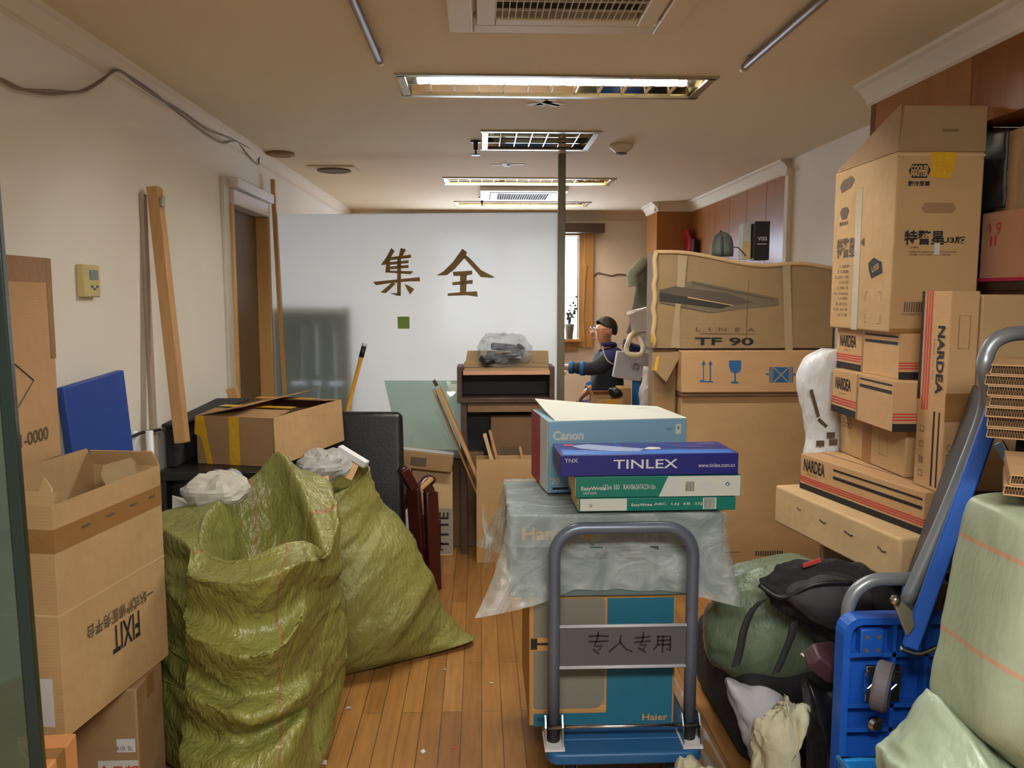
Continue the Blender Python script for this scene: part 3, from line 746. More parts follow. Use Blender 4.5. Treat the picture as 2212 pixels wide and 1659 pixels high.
for i in range(3): MB().box((.025, -.004 + i * .018, -.018 - (i % 2) * .008), (.004, .011, .008)).build('button', pbr('blue_grey_button%d' % i, (92, 102, 112), .5), t)
a_, b_ = wallx(304, 430, XL), wallx(310, 1000, XL)
t = thing('cable_trunking', 'narrow beige cable trunking running down the left wall beside the leaning plank', 'trunking', (XL + .008, a_.y, .3))
MB().box2((XL + .0005, a_.y - .02, .3), (XL + .016, a_.y + .02, a_.z + .02)).build('trunking_cover', pbr('aged_trunking', (168, 152, 132), .6, var=.05), t, world=True, bevel=.003)
t = thing('wooden_plank', 'long rough wooden plank leaning on the left wall with its foot in a taped box', 'plank', (-1.2, 3.25, .95))
MB().beam((XL + .045, 3.27, 1.935), (-1.145, 3.17, .96), .045, .052, (0, 1, 0)).build('plank_body', wood_y, t, world=True, bevel=.004)
MB().beam((XL + .085, 3.245, 1.90), (XL + .081, 3.243, 1.86), .008, .03, (0, 1, 0)).build('nail_plate', alu, t, world=True)
t = thing('wooden_stick', 'thin wooden batten standing between the door and the frosted glass', 'batten', (XL + .05, 5.12, 0))
MB().beam((XL + .10, 5.13, 0), (XL + .045, 5.12, 2.22), .025, .035, (0, 1, 0)).build('batten_body', frame_oc, t, world=True, bevel=.003)
t = thing('broken_batten', 'short splintered batten sticking up by the foot of the door frame', 'batten', (-1.13, 4.05, .6))
MB().beam(at(516, 900, 4.0), at(500, 838, 4.0), .05, .025, (0, 1, 0)).build('batten_body', wood_y, t, world=True, bevel=.003)
# broom
t = thing('broom', 'broom with yellow handle and black grip leaning on the frosted glass', 'broom', (-.9, 4.9, 0))
p0 = at(788, 742, 5.02); p1 = at(752, 880, 4.92); dv = (p1 - p0); p2 = p0 + dv * (p0.z - .06) / (p0.z - p1.z)
MB().tube([p0 + dv * .2, p2], .0125, 12).build('handle', pbr('yellow_handle', (206, 146, 24), .4, var=.05), t, world=True, smooth=True)
MB().tube([p0 + dv * .04, p0 + dv * .22], .0155, 12).build('grip', black_pl, t, world=True, smooth=True)
MB().tube([p0, p0 + dv * .05], .016, 12).build('hanging_loop', label_p, t, world=True, smooth=True)
MB().box((p2.x, p2.y, .03), (.26, .05, .06)).build('brush_head', black_fab, t, world=True, bevel=.01)

# ================================================================== LEFT SIDE
# near glass door leaf with its dark polished edge
gx = -.572
t = thing('door_2', None, None, (gx, 1.0, 0)); t['kind'] = 'structure'
e0, e1 = Vector((gx + .0185, 1.0, 0)), Vector((gx - .0165, 1.0, CEIL - .02)); dz = Vector((-.5, .10, 0))
MB().slab([e0, e1, e1 + dz, e0 + dz], .012, (0.2, -1, 0)).build('door_glass', door_glass, t, world=True)
MB().slab([e0 + Vector((.016, 0, 0)), e1 + Vector((.016, 0, 0)), e1, e0], .016, (0.2, -1, 0)).build('door_edge', glass_edge, t, world=True, bevel=.002)
# cartons low at the left
carton('cardboard_box', 'carton under the upside-down printed open box, with a white label and red print', (-.930, 2.155, 0), (.29, .18, .469), card_dull, R(0), (.5, -.5),
       [('rect', 'F', .80, .62, .97, .70, label_p, 'paper_label'), ('txt', 'F', 'A10: 5L', .87, .645, .045, .012, ink), ('rect', 'F', .62, .06, .99, .57, white_p, 'white_panel', .0008), ('txt', 'F', '金旦邦', .80, .50, .11, .04, ink_red, 0, .02)], tape=(tape_b, .05))
carton('cardboard_box', 'orange tan carton at the lower left corner below the open box', (-.895, 1.62, 0), (.28, .17, .548), card_orange, R(4), (.5, -.5), [], tape=(tape_b, .04))
t = thing('cardboard_sheet', 'torn upright piece of cardboard behind the edge of the glass door at the lower left', 'cardboard', (-.95, 1.55, 0))
MB().slab([(-1.02, 1.60, 0), (-.86, 1.575, 0), (-.865, 1.578, .56), (-.915, 1.585, .62), (-.945, 1.588, .72), (-1.02, 1.60, .80)], .006).build('sheet', card_warm, t, world=True)
carton('cardboard_box', 'pale carton seen through the green glass door at the bottom left', (-.80, 1.2, 0), (.3, .22, .56), card_pale, R(3), (.5, -.5), [])
carton('cardboard_box', 'dark printed carton seen through the glass door at mid height', (-.83, 1.22, .561), (.27, .2, .30), card_dull, R(-2), (.5, -.5), [('rect', 'F', .55, .2, .95, .5, ink, 'printed_mark'), ('rect', 'F', .55, .6, .95, .85, ink_soft, 'printed_mark')])
# open box printed upside down
FY = 1.9; P0 = at(126, 1340, FY); P1 = at(354, 1200, 2.36)
rz = math.atan2(-(P1.x - P0.x), P1.y - P0.y)
FH = at(126, 1090, FY).z - P0.z
o2 = open_carton('open_cardboard_box', 'tall open cardboard box with black print turned upside down on its side', (P0.x, P0.y, .4725), (.205, math.hypot(P1.x - P0.x, P1.y - P0.y), 1.038 - .4725), card, rz, (.5, -.5),
    [('txt', 'R', 'FIXIT', .565, .275, .125, .072, ink, 180, .015), ('txt', 'R', '一站式维修服务平台', .535, .385, .30, .037, ink_soft, 180, .02),
     ('rect', 'R', .0, .80, 1, .90, tape_b, 'packing_tape', .0009), ('rect', 'L', .0, .80, 1, .90, tape_b, 'packing_tape', .0009), ('rect', 'F', .0, .80, 1, .90, tape_b, 'packing_tape', .0009),
     ('rect', 'F', .70, .05, .88, .26, label_p, 'paper_label', .0016), ('rect', 'R', .0, .528, 1, .534, card_pale, 'fold_line'), ('rect', 'F', .0, .528, 1, .538, card_pale, 'fold_line'),
     ('rect', 'R', .22, .857, .29, .866, ink_soft, 'printed_mark', .002), ('rect', 'R', .44, .857, .51, .866, ink_soft, 'printed_mark', .002), ('rect', 'R', .66, .857, .73, .866, ink_soft, 'printed_mark', .002), ('rect', 'R', .86, .857, .92, .866, ink_soft, 'printed_mark', .002)],
    {'B': (.05, -25, .04), 'L': (.05, 0, .06), 'F': (.035, -35, .0)})
t2 = o2; wv, dv_, hv = .205, math.hypot(P1.x - P0.x, P1.y - P0.y), 1.038 - .4725
MB().slab([(wv/2, -dv_/2, hv - .002), (wv/2 - .02, -dv_/2 + .03, hv + .035), (wv/2 - .055, -dv_/2 + .055, hv + .055), (wv/2 - .06, -dv_/2 + .02, hv - .002)], .004).build('flap', card_pale, t2)
MB().slab([(wv/2 - .012, dv_/2 - .22, hv - .03), (wv/2 - .012, dv_/2 - .03, hv - .03), (wv/2 - .055, dv_/2 - .05, hv + .032), (wv/2 - .075, dv_/2 - .15, hv + .03), (wv/2 - .05, dv_/2 - .20, hv + .015)], .004).build('flap', card_grey, t2)
# flat tall carton against the wall on its support carton
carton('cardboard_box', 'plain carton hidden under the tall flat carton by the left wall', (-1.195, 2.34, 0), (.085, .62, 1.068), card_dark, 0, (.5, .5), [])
carton('flat_carton', 'tall flat carton standing by the left wall with diamond mark and serial number', (-1.19, 2.355, 1.07), (.092, .62, .555), card_warm, 0, (.5, .5),
    [('txt', 'R', '001-0000', .73, .14, .20, .036, ink_soft, 0, .01), ('lines', 'R', [[(.62, .53), (.80, .41)]], .004, ink, 'diamond_line'), ('lines', 'R', [[(.80, .41), (.66, .29)]], .004, ink_soft, 'diamond_line'),
     ('rect', 'R', 0, .88, 1, .998, tape_b, 'packing_tape'), ('rect', 'R', .955, .5, .998, .998, tape_b, 'packing_tape', .0016)], seam=False)
# blue board
a_, b_ = at(137, 838, 2.52), at(268, 799, 2.78)
t = thing('blue_board', 'blue rectangular board leaning on the left wall behind the open box', 'board', (-1.22, 2.66, 0))
blm = pbr('blue_coated_board', (28, 66, 148), .5, var=.06)
ez = Vector((.055, .035, 0))
MB().slab([Vector((a_.x + .07, a_.y + .09, 0)), Vector((b_.x + .06, b_.y + .07, 0)), b_, a_], .028).build('board_body', blm, t, world=True, bevel=.004)
t = thing('metal_rod', 'thin dark metal rod poking out beside the blue board', 'rod', at(305, 938, 3.0))
MB().tube([at(278, 945, 2.9), at(308, 934, 3.05), at(345, 928, 3.25)], .006, 8).build('rod_body', black_pl, t, world=True, smooth=True)
t = thing('white_pipe', 'pale plastic pipes standing between the blue board and the black desk', 'pipe', (-1.2, 3.0, 0))
for px in (291, 324):
    q = at(px, 960, 3.0); MB().tube([(q.x, q.y, 0), (q.x, q.y, q.z + .05)], .013, 10).build('pipe', white_pl, t, world=True, smooth=True)
# black desk with the taped box on top
t = thing('black_desk', 'black desk against the left wall carrying the carton with yellow tape', 'desk', (-.95, 3.6, 0))
dkm = pbr('black_laminate', (30, 27, 26), .4, var=.1)
MB().box2((XL + .02, 3.22, .80), (-.865, 4.02, .835)).build('desk_top', dkm, t, world=True, bevel=.004)
MB().box2((XL + .02, 3.24, 0), (XL + .05, 4.0, .80)).build('side_panel', dkm, t, world=True)
MB().box2((-.905, 3.26, 0), (-.875, 4.0, .80)).build('side_panel', dkm, t, world=True)
MB().box2((XL + .05, 3.30, .1), (-.905, 3.32, .80)).build('front_panel', dkm, t, world=True)
t = thing('black_case', 'black case behind the taped carton on the desk', 'case', (-1.24, 3.4, .835))
q = [at(335, 912, 3.25), at(400, 890, 3.5), at(470, 872, 3.9), at(640, 866, 3.98)]
MB().box2((XL + .03, 3.30, .836), (-1.215, 3.95, 1.0)).build('case_body', black_fab, t, world=True, bevel=.01)
MB().slab([(XL + .025, 3.28, 1.016), (-1.205, 3.28, 1.016), (-1.11, 3.97, 1.035), (XL + .025, 3.97, 1.035)], .015).build('lid', black_fab, t, world=True, bevel=.005)
# taped carton
P0 = at(592, 1008, 3.3); P1 = at(745, 962, 3.95); rz = math.atan2(-(P1.x - P0.x), P1.y - P0.y)
oc = open_carton('cardboard_box', 'carton with torn half-open top and strips of yellow tape, on the black desk', (P0.x, P0.y, .836), (.345, .63, .198), card_dull, rz, (.5, -.5),
    [('rect', 'F', .43, 0, .565, 1, tape_y, 'yellow_tape'), ('poly', 'F', [(-.03, .62), (.06, .55), (.13, .0), (.20, .0), (.14, .55), (.10, 1), (-.01, 1)], tape_y, 'yellow_tape'),
     ('lines', 'R', [[(.34, 0), (.36, 1)]], .003, ink_soft, 'fold_line'), ('lines', 'R', [[(.70, 0), (.72, 1)]], .003, ink_soft, 'fold_line')], {'F': (.14, -84, 0), 'B': (.17, -84, 0), 'L': (.2, -78, .02)})
MB().slab([(.1735, -.315, .2), (.175, .315, .198), (.182, .325, 0), (.178, -.315, 0)], .004).build('lit_side_skin', card, oc)  # paler skin paints the lit side against the duller shaded body
MB().box((-.02, -.10, .212), (.34, .05, .002)).build('yellow_tape', tape_y, oc)
MB().box((-.05, .2, .212), (.28, .045, .002)).build('yellow_tape', tape_y, oc)
# black office chair with dark wooden arm
t = thing('office_chair', 'black padded chair with curved dark red wooden arm and legs', 'chair', (-.55, 4.3, 0))
a_, b_ = at(858, 886, 4.28), at(872, 1185, 4.12)
mb = MB()
bk = [[Vector((x, 4.26 + .03 * math.sin(PI * (x + .85) / .5) - (.95 - z) * .18, z)) for x in (-.86, -.42)] for z in (.18, .95)]
MB().slab([(-.86, 4.12, .19), (-.385, 4.12, .19), (-.41, 4.26, .925), (-.86, 4.26, .93)], .09, (0, -1, .19)).build('backrest', leather, t, world=True, bevel=.03, seg=4)
MB().box2((-.86, 4.22, .40), (-.38, 4.72, .50)).build('seat', leather, t, world=True, bevel=.03, seg=4)
def armloop(pts, wd, nm):
    MB().tube(spline(pts, 26), wd, 8).build(nm, wood_red, t, world=True, smooth=True)
l0, l1 = at(938, 1283, 4.17), at(905, 1268, 4.1)
mb = MB(); mb.beam((l0.x, l0.y, 0), at(930, 1062, 4.2), .068, .05).beam(at(930, 1062, 4.2) - Vector((0, 0, .01)), at(915, 1036, 4.2), .062, .05); mb.build('leg', wood_red, t, world=True, bevel=.006)
mb = MB(); mb.beam((l1.x, l1.y + .1, 0), at(893, 1052, 4.12), .066, .05).beam(at(893, 1054, 4.12), at(870, 1012, 4.1), .075, .05); mb.build('leg', wood_red, t, world=True, bevel=.006)
MB().tube(spline([at(868, 1010, 4.1), at(890, 1050, 4.13), at(905, 1052, 4.16), at(922, 1034, 4.2), at(936, 1040, 4.22)], 20), .022, 8).build('armrest', wood_red, t, world=True, smooth=True)
MB().beam(at(900, 1060, 4.14), at(931, 1032, 4.19), .05, .02).build('arm_pad', wood_y, t, world=True, bevel=.004)
for yy in (4.3, 4.66): MB().box2((-.84, yy, 0), (-.80, yy + .04, .41)).build('leg', wood_red, t, world=True)
# stack behind the chair and sheet glass
carton('printed_box', 'white carton with large black letters on the floor behind the chair', (-.40, 4.72, 0), (.235, .2, .60), card_pale, 0, (-.5, -.5),
    [('rect', 'F', .0, .03, .98, .48, MATS['shaded_white_board'] if 'shaded_white_board' in MATS else pbr('shaded_white_board', (150, 140, 124), .8), 'white_panel', .0008), ('txt', 'F', 'TTTE', .78, .26, .22, .055, ink, 90, .02), ('txt', 'F', 'TTC', .5, .10, .12, .05, ink, 0, .02), ('rect', 'F', .12, .12, .36, .42, ink, 'printed_mark')])  # white panel greyed: the shadow it stands in is put into its colour
t_ = carton('cardboard_box', 'small worn carton lying askew on the lettered box behind the chair', at(870, 1010, 4.66) + Vector((-.02, 0, -.0)), (.30, .14, .10), card_dull, 0, (-.5, -.5), [('rect', 'F', .2, .2, .5, .7, ink_soft, 'printed_mark')], tape=(label_p, .08), rot=Matrix.Rotation(R(6.5), 3, 'Y').to_euler())
t = thing('sheet_of_glass', 'pale green sheet of glass leaning on the frosted partition', 'glass', (-.35, 4.9, 0))
q0, q1, q2, q3 = at(862, 965, 4.86), at(1010, 985, 4.86), at(1010, 822, 5.03), at(830, 822, 5.03)
MB().slab([q0, q1, q2, q3], .006).build('glass_pane', sheet_glass, t, world=True)
MB().slab([q0, q1, q1 + Vector((0, -.004, -.02)), q0 + Vector((0, -.004, -.02))], .012).build('ground_edge', glass_edge, t, world=True)
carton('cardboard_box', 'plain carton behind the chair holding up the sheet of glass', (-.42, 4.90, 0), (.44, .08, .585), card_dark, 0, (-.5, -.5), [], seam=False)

# ------------------------------------------------------------------ woven sacks
def V3(*a): return Vector(a)
lip = [at(712,1194,2.52), at(690,1125,2.64), at(648,1030,2.78), at(604,981,2.86), at(555,1025,2.87), at(486,1070,2.8), at(440,1115,2.6), at(430,1180,2.42), at(478,1212,2.34), at(545,1206,2.32), at(610,1182,2.36), at(668,1172,2.43)]
r1 = [V3(-.445,2.52,.70), V3(-.46,2.70,.76), V3(-.53,2.86,.84), V3(-.66,2.93,.88), V3(-.80,2.95,.84), V3(-.95,2.86,.83), V3(-1.03,2.64,.77), V3(-.84,2.42,.70), V3(-.79,2.28,.63), V3(-.70,2.22,.61), V3(-.60,2.25,.62), V3(-.50,2.34,.66)]
r2 = [V3(-.45,2.48,.52), V3(-.47,2.7,.55), V3(-.55,2.9,.56), V3(-.68,2.98,.58), V3(-.82,2.96,.58), V3(-.98,2.84,.58), V3(-1.06,2.62,.56), V3(-.86,2.40,.52), V3(-.79,2.23,.47), V3(-.69,2.13,.45), V3(-.58,2.16,.46), V3(-.49,2.28,.49)]
r3 = [V3(-.47,2.46,.33), V3(-.48,2.7,.34), V3(-.56,2.88,.34), V3(-.68,2.95,.34), V3(-.82,2.93,.34), V3(-.98,2.82,.34), V3(-1.06,2.62,.34), V3(-.86,2.42,.32), V3(-.80,2.24,.30), V3(-.70,2.15,.28), V3(-.59,2.17,.29), V3(-.51,2.27,.31)]
r4 = [V3(-.53,2.46,.20), V3(-.54,2.68,.20), V3(-.6,2.84,.2), V3(-.7,2.9,.2), V3(-.83,2.88,.2), V3(-.98,2.79,.2), V3(-1.05,2.60,.2), V3(-.86,2.42,.2), V3(-.80,2.26,.19), V3(-.72,2.18,.18), V3(-.63,2.20,.18), V3(-.57,2.29,.19)]
r5 = [V3(-.50,2.44,.08), V3(-.5,2.7,.08), V3(-.58,2.88,.08), V3(-.7,2.94,.08), V3(-.84,2.92,.08), V3(-.99,2.81,.08), V3(-1.06,2.60,.08), V3(-.86,2.42,.08), V3(-.80,2.22,.08), V3(-.71,2.11,.08), V3(-.60,2.14,.08), V3(-.53,2.24,.08)]
cen = V3(-.75, 2.55, 0)
r6 = [cen + (p - cen) * .9 + V3(0, 0, -.08 + .004 * 0) for p in r5]
for p in r6: p.z = .012
lin_ = [cen.lerp(p, .93) for p in lip]
for p, q in zip(lin_, lip): p.z = q.z - .012
i1 = [V3(cen.x + (p.x - cen.x) * .82 + .02, cen.y + (p.y - cen.y) * .82, .62 + (p.z - .62) * .35) for p in lip]
i2 = [V3(cen.x + (p.x - cen.x) * .5, cen.y + (p.y - cen.y) * .5, .56) for p in lip]
t = thing('woven_sack', 'big olive green woven sack with gaping mouth, in front at the left', 'sack', (-.75, 2.5, 0), 0, 'olive woven sacks')
# the front hangs in deep sideways folds: ridge and valley rings down the near side
cols_ = (400, 500, 590, 655); ybase = (2.30, 2.19, 2.20, 2.30)
table = [('r', (1245, 1262, 1246, 1222), 1205, -.035), ('v', (1312, 1345, 1350, 1292), 1262, .045), ('r', (1372, 1420, 1412, 1352), 1330, -.05), ('v', (1440, 1497, 1486, 1448), 1415, .05),
         ('r', (1500, 1545, 1540, 1502), 1460, -.03), ('v', (1575, 1600, 1570, 1528), 1500, .04), ('r', (1640, 1655, 1625, 1570), 1545, -.04)]
rx_ = (706, 697, 692, 686, 682, 668, 662)
folds = []
for (kd, pys, pr, off), rx in zip(table, rx_):
    fr = [at(a, b, y + off) for a, b, y in zip(cols_, pys, ybase)]
    rt = at(rx, pr, 2.50); zz = sum(p.z for p in fr) / 4
    bk = [V3(p.x, p.y, zz + .03 + (.06 if q in (2, 3, 4) else 0)) for q, p in enumerate(r2)]
    ring = [rt] + bk[1:7] + [V3(-.86, 2.40 + off * .3, zz + .02)] + fr
    folds.append(ring)
folds.reverse()
r1b = [p.lerp(q, .45) for p, q in zip(lip, folds[-1])]
g = loft([r6, r5] + folds + [r1b, lip], 150, 150)
fd = lambda q: min(1, q * 6) * (1 - .7 * max(0, (q - .88) * 8.3))
g = fold(g, .016, 18, 1.0, 3.2, 3, fade=fd, thin=.2)
g = fold(g, .010, -36, 1.6, 8, 8, fade=fd, thin=.09)
g = fold(g, .006, 62, 3, 14, 5, fade=fd, thin=.08)
for row in g:
    for p in row: p.z = max(p.z, .008)
gi = loft([lip, lin_, i1, i2], 150, 26); gi[0] = g[-1]
gi = crease(gi, .02, 7, 5, fade=lambda q: min(1, max(0, q - .1) * 3)); gi[0] = g[-1]
MB().grid(g, True, cap0=True).build('sack_body', olive, t, world=True, smooth=True, sub=0)
MB().grid(gi, True, cap1=True).build('sack_lining', olive, t, world=True, smooth=True)
# second sack behind
lip = [at(800,1015,3.42), at(786,1000,3.6), at(740,992,3.78), at(680,1010,3.8), at(645,1050,3.6), at(655,1075,3.35), at(705,1075,3.24), at(765,1045,3.28)]
b1 = [at(832,1100,3.42), at(810,1060,3.62), at(745,1030,3.84), at(665,1050,3.85), at(640,1110,3.6), at(650,1170,3.3), at(715,1180,3.16), at(790,1150,3.24)]
b2 = [V3(-.30,3.42,.50), V3(-.36,3.66,.5), V3(-.5,3.86,.5), V3(-.66,3.86,.5), V3(-.76,3.62,.5), V3(-.74,3.33,.5), V3(-.60,3.14,.48), V3(-.40,3.2,.48)]
b3 = [V3(-.20,3.43,.25), V3(-.27,3.70,.25), V3(-.46,3.9,.25), V3(-.66,3.88,.25), V3(-.78,3.62,.25), V3(-.76,3.32,.25), V3(-.60,3.10,.24), V3(-.36,3.17,.24)]
b4 = [V3(-.12,3.46,.08), V3(-.2,3.70,.08), V3(-.46,3.9,.08), V3(-.66,3.88,.08), V3(-.78,3.62,.08), V3(-.76,3.34,.08), V3(-.62,3.14,.08), V3(-.36,3.22,.08)]
b5 = [V3(-.03,3.47,.03), V3(-.22,3.66,.012), V3(-.46,3.84,.012), V3(-.64,3.82,.012), V3(-.74,3.6,.012), V3(-.73,3.36,.012), V3(-.63,3.17,.012), V3(-.33,3.3,.012)]
t = thing('woven_sack', 'olive woven sack stuffed with packaging, behind the gaping sack and beside the chair leg', 'sack', (-.5, 3.5, 0), 0, 'olive woven sacks')
g = loft([b5, b4, b3, b2, b1, lip], 130, 90)
fd = lambda q: min(1, q * 5)
g = fold(g, .020, 58, .9, 4, 4, fade=fd, thin=.2)
g = fold(g, .008, 40, 1.6, 12, 9, fade=fd, thin=.1)
for row in g:
    for p in row: p.z = max(p.z, .008)
c2 = sum(lip, Vector()) / 8
gi = loft([lip, [c2.lerp(p, .93) - V3(0, 0, .012) for p in lip], [c2.lerp(p, .75) - V3(0, 0, .06) for p in lip], [c2.lerp(p, .3) - V3(0, 0, .07) for p in lip]], 130, 14); gi[0] = g[-1]
MB().grid(g, True, cap0=True).build('sack_body', olive2, t, world=True, smooth=True)
MB().grid(gi, True, cap1=True).build('sack_lining', olive2, t, world=True, smooth=True)
strokes([[(0, .03), (.02, .0), (.0, -.02)], [(.0, -.03), (.03, -.05), (.03, -.08)]], t, ink, (-.615, 3.095, .33), (1, .1, 0), (0, 0, 1), 1, .012, world=True, lift=.012)
# sack contents
def crumple(name, label, c, s, mat, seed, group=None, cat='paper', flat=1.0):
    t = thing(name, label, cat, c, 0, group); g = []
    for i in range(19):
        a = PI * i / 18; g.append([Vector((math.cos(2 * PI * j / 28) * math.sin(a) * s[0], math.sin(2 * PI * j / 28) * math.sin(a) * s[1], -math.cos(a) * s[2])) for j in range(28)])
    g = crease(g, min(s) * .5, 5 / max(s) * .35, seed, fade=lambda q: min(1, 8 * q, 8 * (1 - q)))
    MB().grid(g, True, True, True).build('crumpled_sheet', mat, t); return t
crumple('crumpled_paper', 'crumpled grey white paper heaped in the front olive sack', at(468, 1062, 2.83), (.10, .07, .055), pbr('newsprint', (196, 190, 176), .8, var=.15, vscale=20), 3)
crumple('crumpled_paper', 'small crumpled blue grey wrapper on top of the heap in the front sack', at(488, 1040, 2.93), (.06, .05, .035), pbr('blue_grey_wrapper', (150, 158, 166), .6, var=.2), 9)
t = thing('paper_sheet', 'white sheet of paper tucked between the front sack and the black desk', 'paper', at(398, 1085, 2.95))
MB().slab([at(372, 1070, 2.93), at(372, 1110, 2.9), at(425, 1102, 2.9), at(404, 1078, 2.95)], .003).build('sheet', white_p, t, world=True)
crumple('crumpled_paper', 'crumpled grey paper sticking out of the rear olive sack', at(700, 1008, 3.5), (.10, .09, .06), pbr('grey_paper', (170, 166, 164), .7, var=.2), 14)
t = thing('plastic_profile', 'white plastic frame corner poking out of the rear olive sack', 'frame', at(770, 985, 3.55))
MB().beam(at(733, 968, 3.55), at(792, 1004, 3.50), .035, .03).build('profile_bar', white_pl, t, world=True, bevel=.003)
MB().slab([at(735, 985, 3.52), at(775, 1008, 3.5), at(760, 1040, 3.46), at(715, 1020, 3.48)], .01).build('backing', card_warm, t, world=True)
t = thing('cardboard_scrap', 'folded cardboard scrap in the mouth of the rear olive sack', 'cardboard', at(690, 1050, 3.42))
MB().slab([at(655, 1045, 3.36), at(710, 1030, 3.4), at(712, 1058, 3.36), at(660, 1064, 3.33)], .012).build('scrap', card_warm, t, world=True)
# litter on the floor
def litter(px, py, col, s, label, i):
    v = at(px, py, 1) - o; k = -CAM_H / v.z; c = o + v * k
    t = thing('floor_scrap', label, 'litter', (c.x, c.y, .002), i * .9)
    MB().slab([(-s, -s * .5, 0), (s * .7, -s * .7, 0), (s, s * .6, .004), (-s * .4, s, .002)], .002).build('scrap', col, t)
litter(980, 1617, ink_red, .007, 'tiny red scrap on the plank floor left of the trolley', 0)
litter(914, 1625, label_p, .009, 'tiny grey wrapper on the plank floor left of the red scrap', 1)
litter(700, 1648, label_p, .014, 'pale scrap on the floor right of the front olive sack', 2)
litter(1062, 1476, white_p, .008, 'tiny white crumb on the floor left of the trolley', 3)
litter(960, 1447, white_p, .008, 'tiny white scrap on the floor by the tip of the rear olive sack', 4)
litter(752, 1530, label_p, .010, 'small pale scrap on the floor right of the front sack below the rear sack', 5)

# ================================================================== MIDDLE: cabinet, planks, trolley
cab_m = wood_dk
CX0, CX1, CF = -.135, .43, 4.74
t = thing('wooden_cabinet', 'dark brown wooden cabinet with open compartment under a cardboard-covered top', 'cabinet', ((CX0 + CX1) / 2, CF + .11, 0))
CB = 4.955
MB().box2((CX0, CF, .93), (CX0 + .03, CB, 1.115)).build('side_panel', cab_m, t, world=True, bevel=.003)
MB().box2((CX1 - .03, CF, .93), (CX1, CB, 1.115)).build('side_panel', cab_m, t, world=True, bevel=.003)
MB().box2((CX0, CF - .005, .905), (CX1, CB, .935)).build('shelf', cab_m, t, world=True, bevel=.003)
MB().box2((CX0 + .03, CF, 1.09), (CX1 - .03, CB, 1.115)).build('top_panel', cab_m, t, world=True, bevel=.003)
MB().box2((CX0 + .03, CB - .02, 0), (CX1 - .03, CB, 1.1)).build('back_panel', black_pl, t, world=True)
MB().box2((CX0 + .02, CF + .01, 0), (CX0 + .055, CB, .905)).build('leg_panel', cab_m, t, world=True)
MB().box2((CX1 - .05, CF + .01, 0), (CX1 - .015, CB, .905)).build('leg_panel', cab_m, t, world=True)
MB().box2((CX0 + .06, CF + .015, .85), (CX1 - .055, CF + .035, .90)).build('drawer_rail', pbr('tan_rail', (120, 92, 64), .5, var=.1), t, world=True)
carton('cardboard_box', 'brown carton standing inside the lower part of the dark cabinet', (.06, CF + .05, 0), (.30, .14, .82), card_dark, 0, (-.5, -.5), [('rect', 'F', .2, .72, .6, .78, ink_soft, 'printed_mark')])
t = thing('flattened_carton', 'flattened cardboard carton lying over the top of the dark cabinet', 'cardboard', ((CX0 + CX1) / 2, 4.8, 1.12))
q = [at(1002, 801, 4.70), at(1186, 800, 4.70), at(1184, 757, 5.0 - .02), at(1010, 757, 4.99)]
tm = card_grey
MB().slab(q, .012).build('upper_layer', tm, t, world=True, bevel=.003)
MB().slab([q[0] + V3(-.004, -.006, 0), q[1] + V3(.004, -.006, 0), q[1] + V3(.004, -.012, -.024), q[0] + V3(-.004, -.012, -.024)], .006).build('bent_lip', card_pink, t, world=True)
MB().box2((CX0 + .04, 4.79, 1.1155), (CX1 - .03, 4.95, 1.13)).build('lower_layer', tm, t, world=True)
put_text('KYTD', t, ink_soft, q[1].lerp(q[2], .35) + V3(-.06, 0, .001), (1, 0, 0), (q[2] - q[1]), .07, .02, world=True)
# bag with black things
c = at(1088, 778, 4.80)
crb = crumple('plastic_bag', 'clear plastic bag holding black objects on top of the dark cabinet', (c.x, c.y, c.z + .055), (.145, .09, .085), film_bag, 21, None, 'bag')
for k, (x, y, z, a, d) in enumerate([(-.06, 0, -.035, .3, (.09, .07, .05)), (.04, -.01, -.035, -.2, (.12, .08, .05)), (.0, .01, .02, .1, (.15, .07, .04)), (.09, .02, .0, .6, (.06, .07, .07))]):
    MB().box((x, y, z), d, Matrix.Rotation(a, 3, 'Y')).build('black_item', black_fab, crb, bevel=.014, seg=3)
MB().tube([(-.13, -.05, -.04), (-.10, -.08, -.06), (-.06, -.07, -.05)], .02, 8).build('black_item', black_pl, crb, smooth=True)
# carton with planks
ob = at(1030, 1225, 4.6); BX, BY = ob.x, 4.6
open_carton('open_cardboard_box', 'open upright carton full of wooden planks in front of the dark cabinet', (BX, BY, 0), (.42, .125, .60), card, 0, (-.5, -.5), [('rect', 'L', .05, .0, .5, .17, tape_y, 'yellow_tape'), ('rect', 'F', 0, .02, .012, .17, tape_y, 'yellow_tape')], {})
def plank(label, a, b, w_, h_, mat=wood_y, tip=None):
    t = thing('wooden_plank', label, 'plank', b, 0, 'planks in the open carton')
    MB().beam(a, b, w_, h_, (0, 1, 0)).build('plank_body', mat, t, world=True, bevel=.003)
    return t
u = at(948, 838, 4.665); dn_ = Vector((BX + .17, 4.665, .10))
pk = plank('longest wooden plank leaning out of the open carton by the dark cabinet', u, dn_, .02, .085)
MB().beam(u.lerp(dn_, .02) + V3(-.02, .015, .03), u + (u - dn_).normalized() * .035 + V3(-.015, .012, .01), .018, .03, (0, 1, 0)).build('dark_tip', wood_dk, pk, world=True)
plank('thin wooden lath lying along the longest plank', at(937, 842, 4.70), Vector((BX + .11, 4.70, .12)), .014, .04)
plank('pale short board with sawn end in the middle of the open carton', at(1047, 938, 4.62), Vector((BX + .21, 4.665, .12)), .02, .05, pbr('fresh_pine', (206, 176, 132), .6, var=.15, vscale=9, stretch=(6, 6, .7)))
plank('second short board just right of the pale sawn board', at(1058, 930, 4.66), Vector((BX + .235, 4.70, .12)), .016, .045)
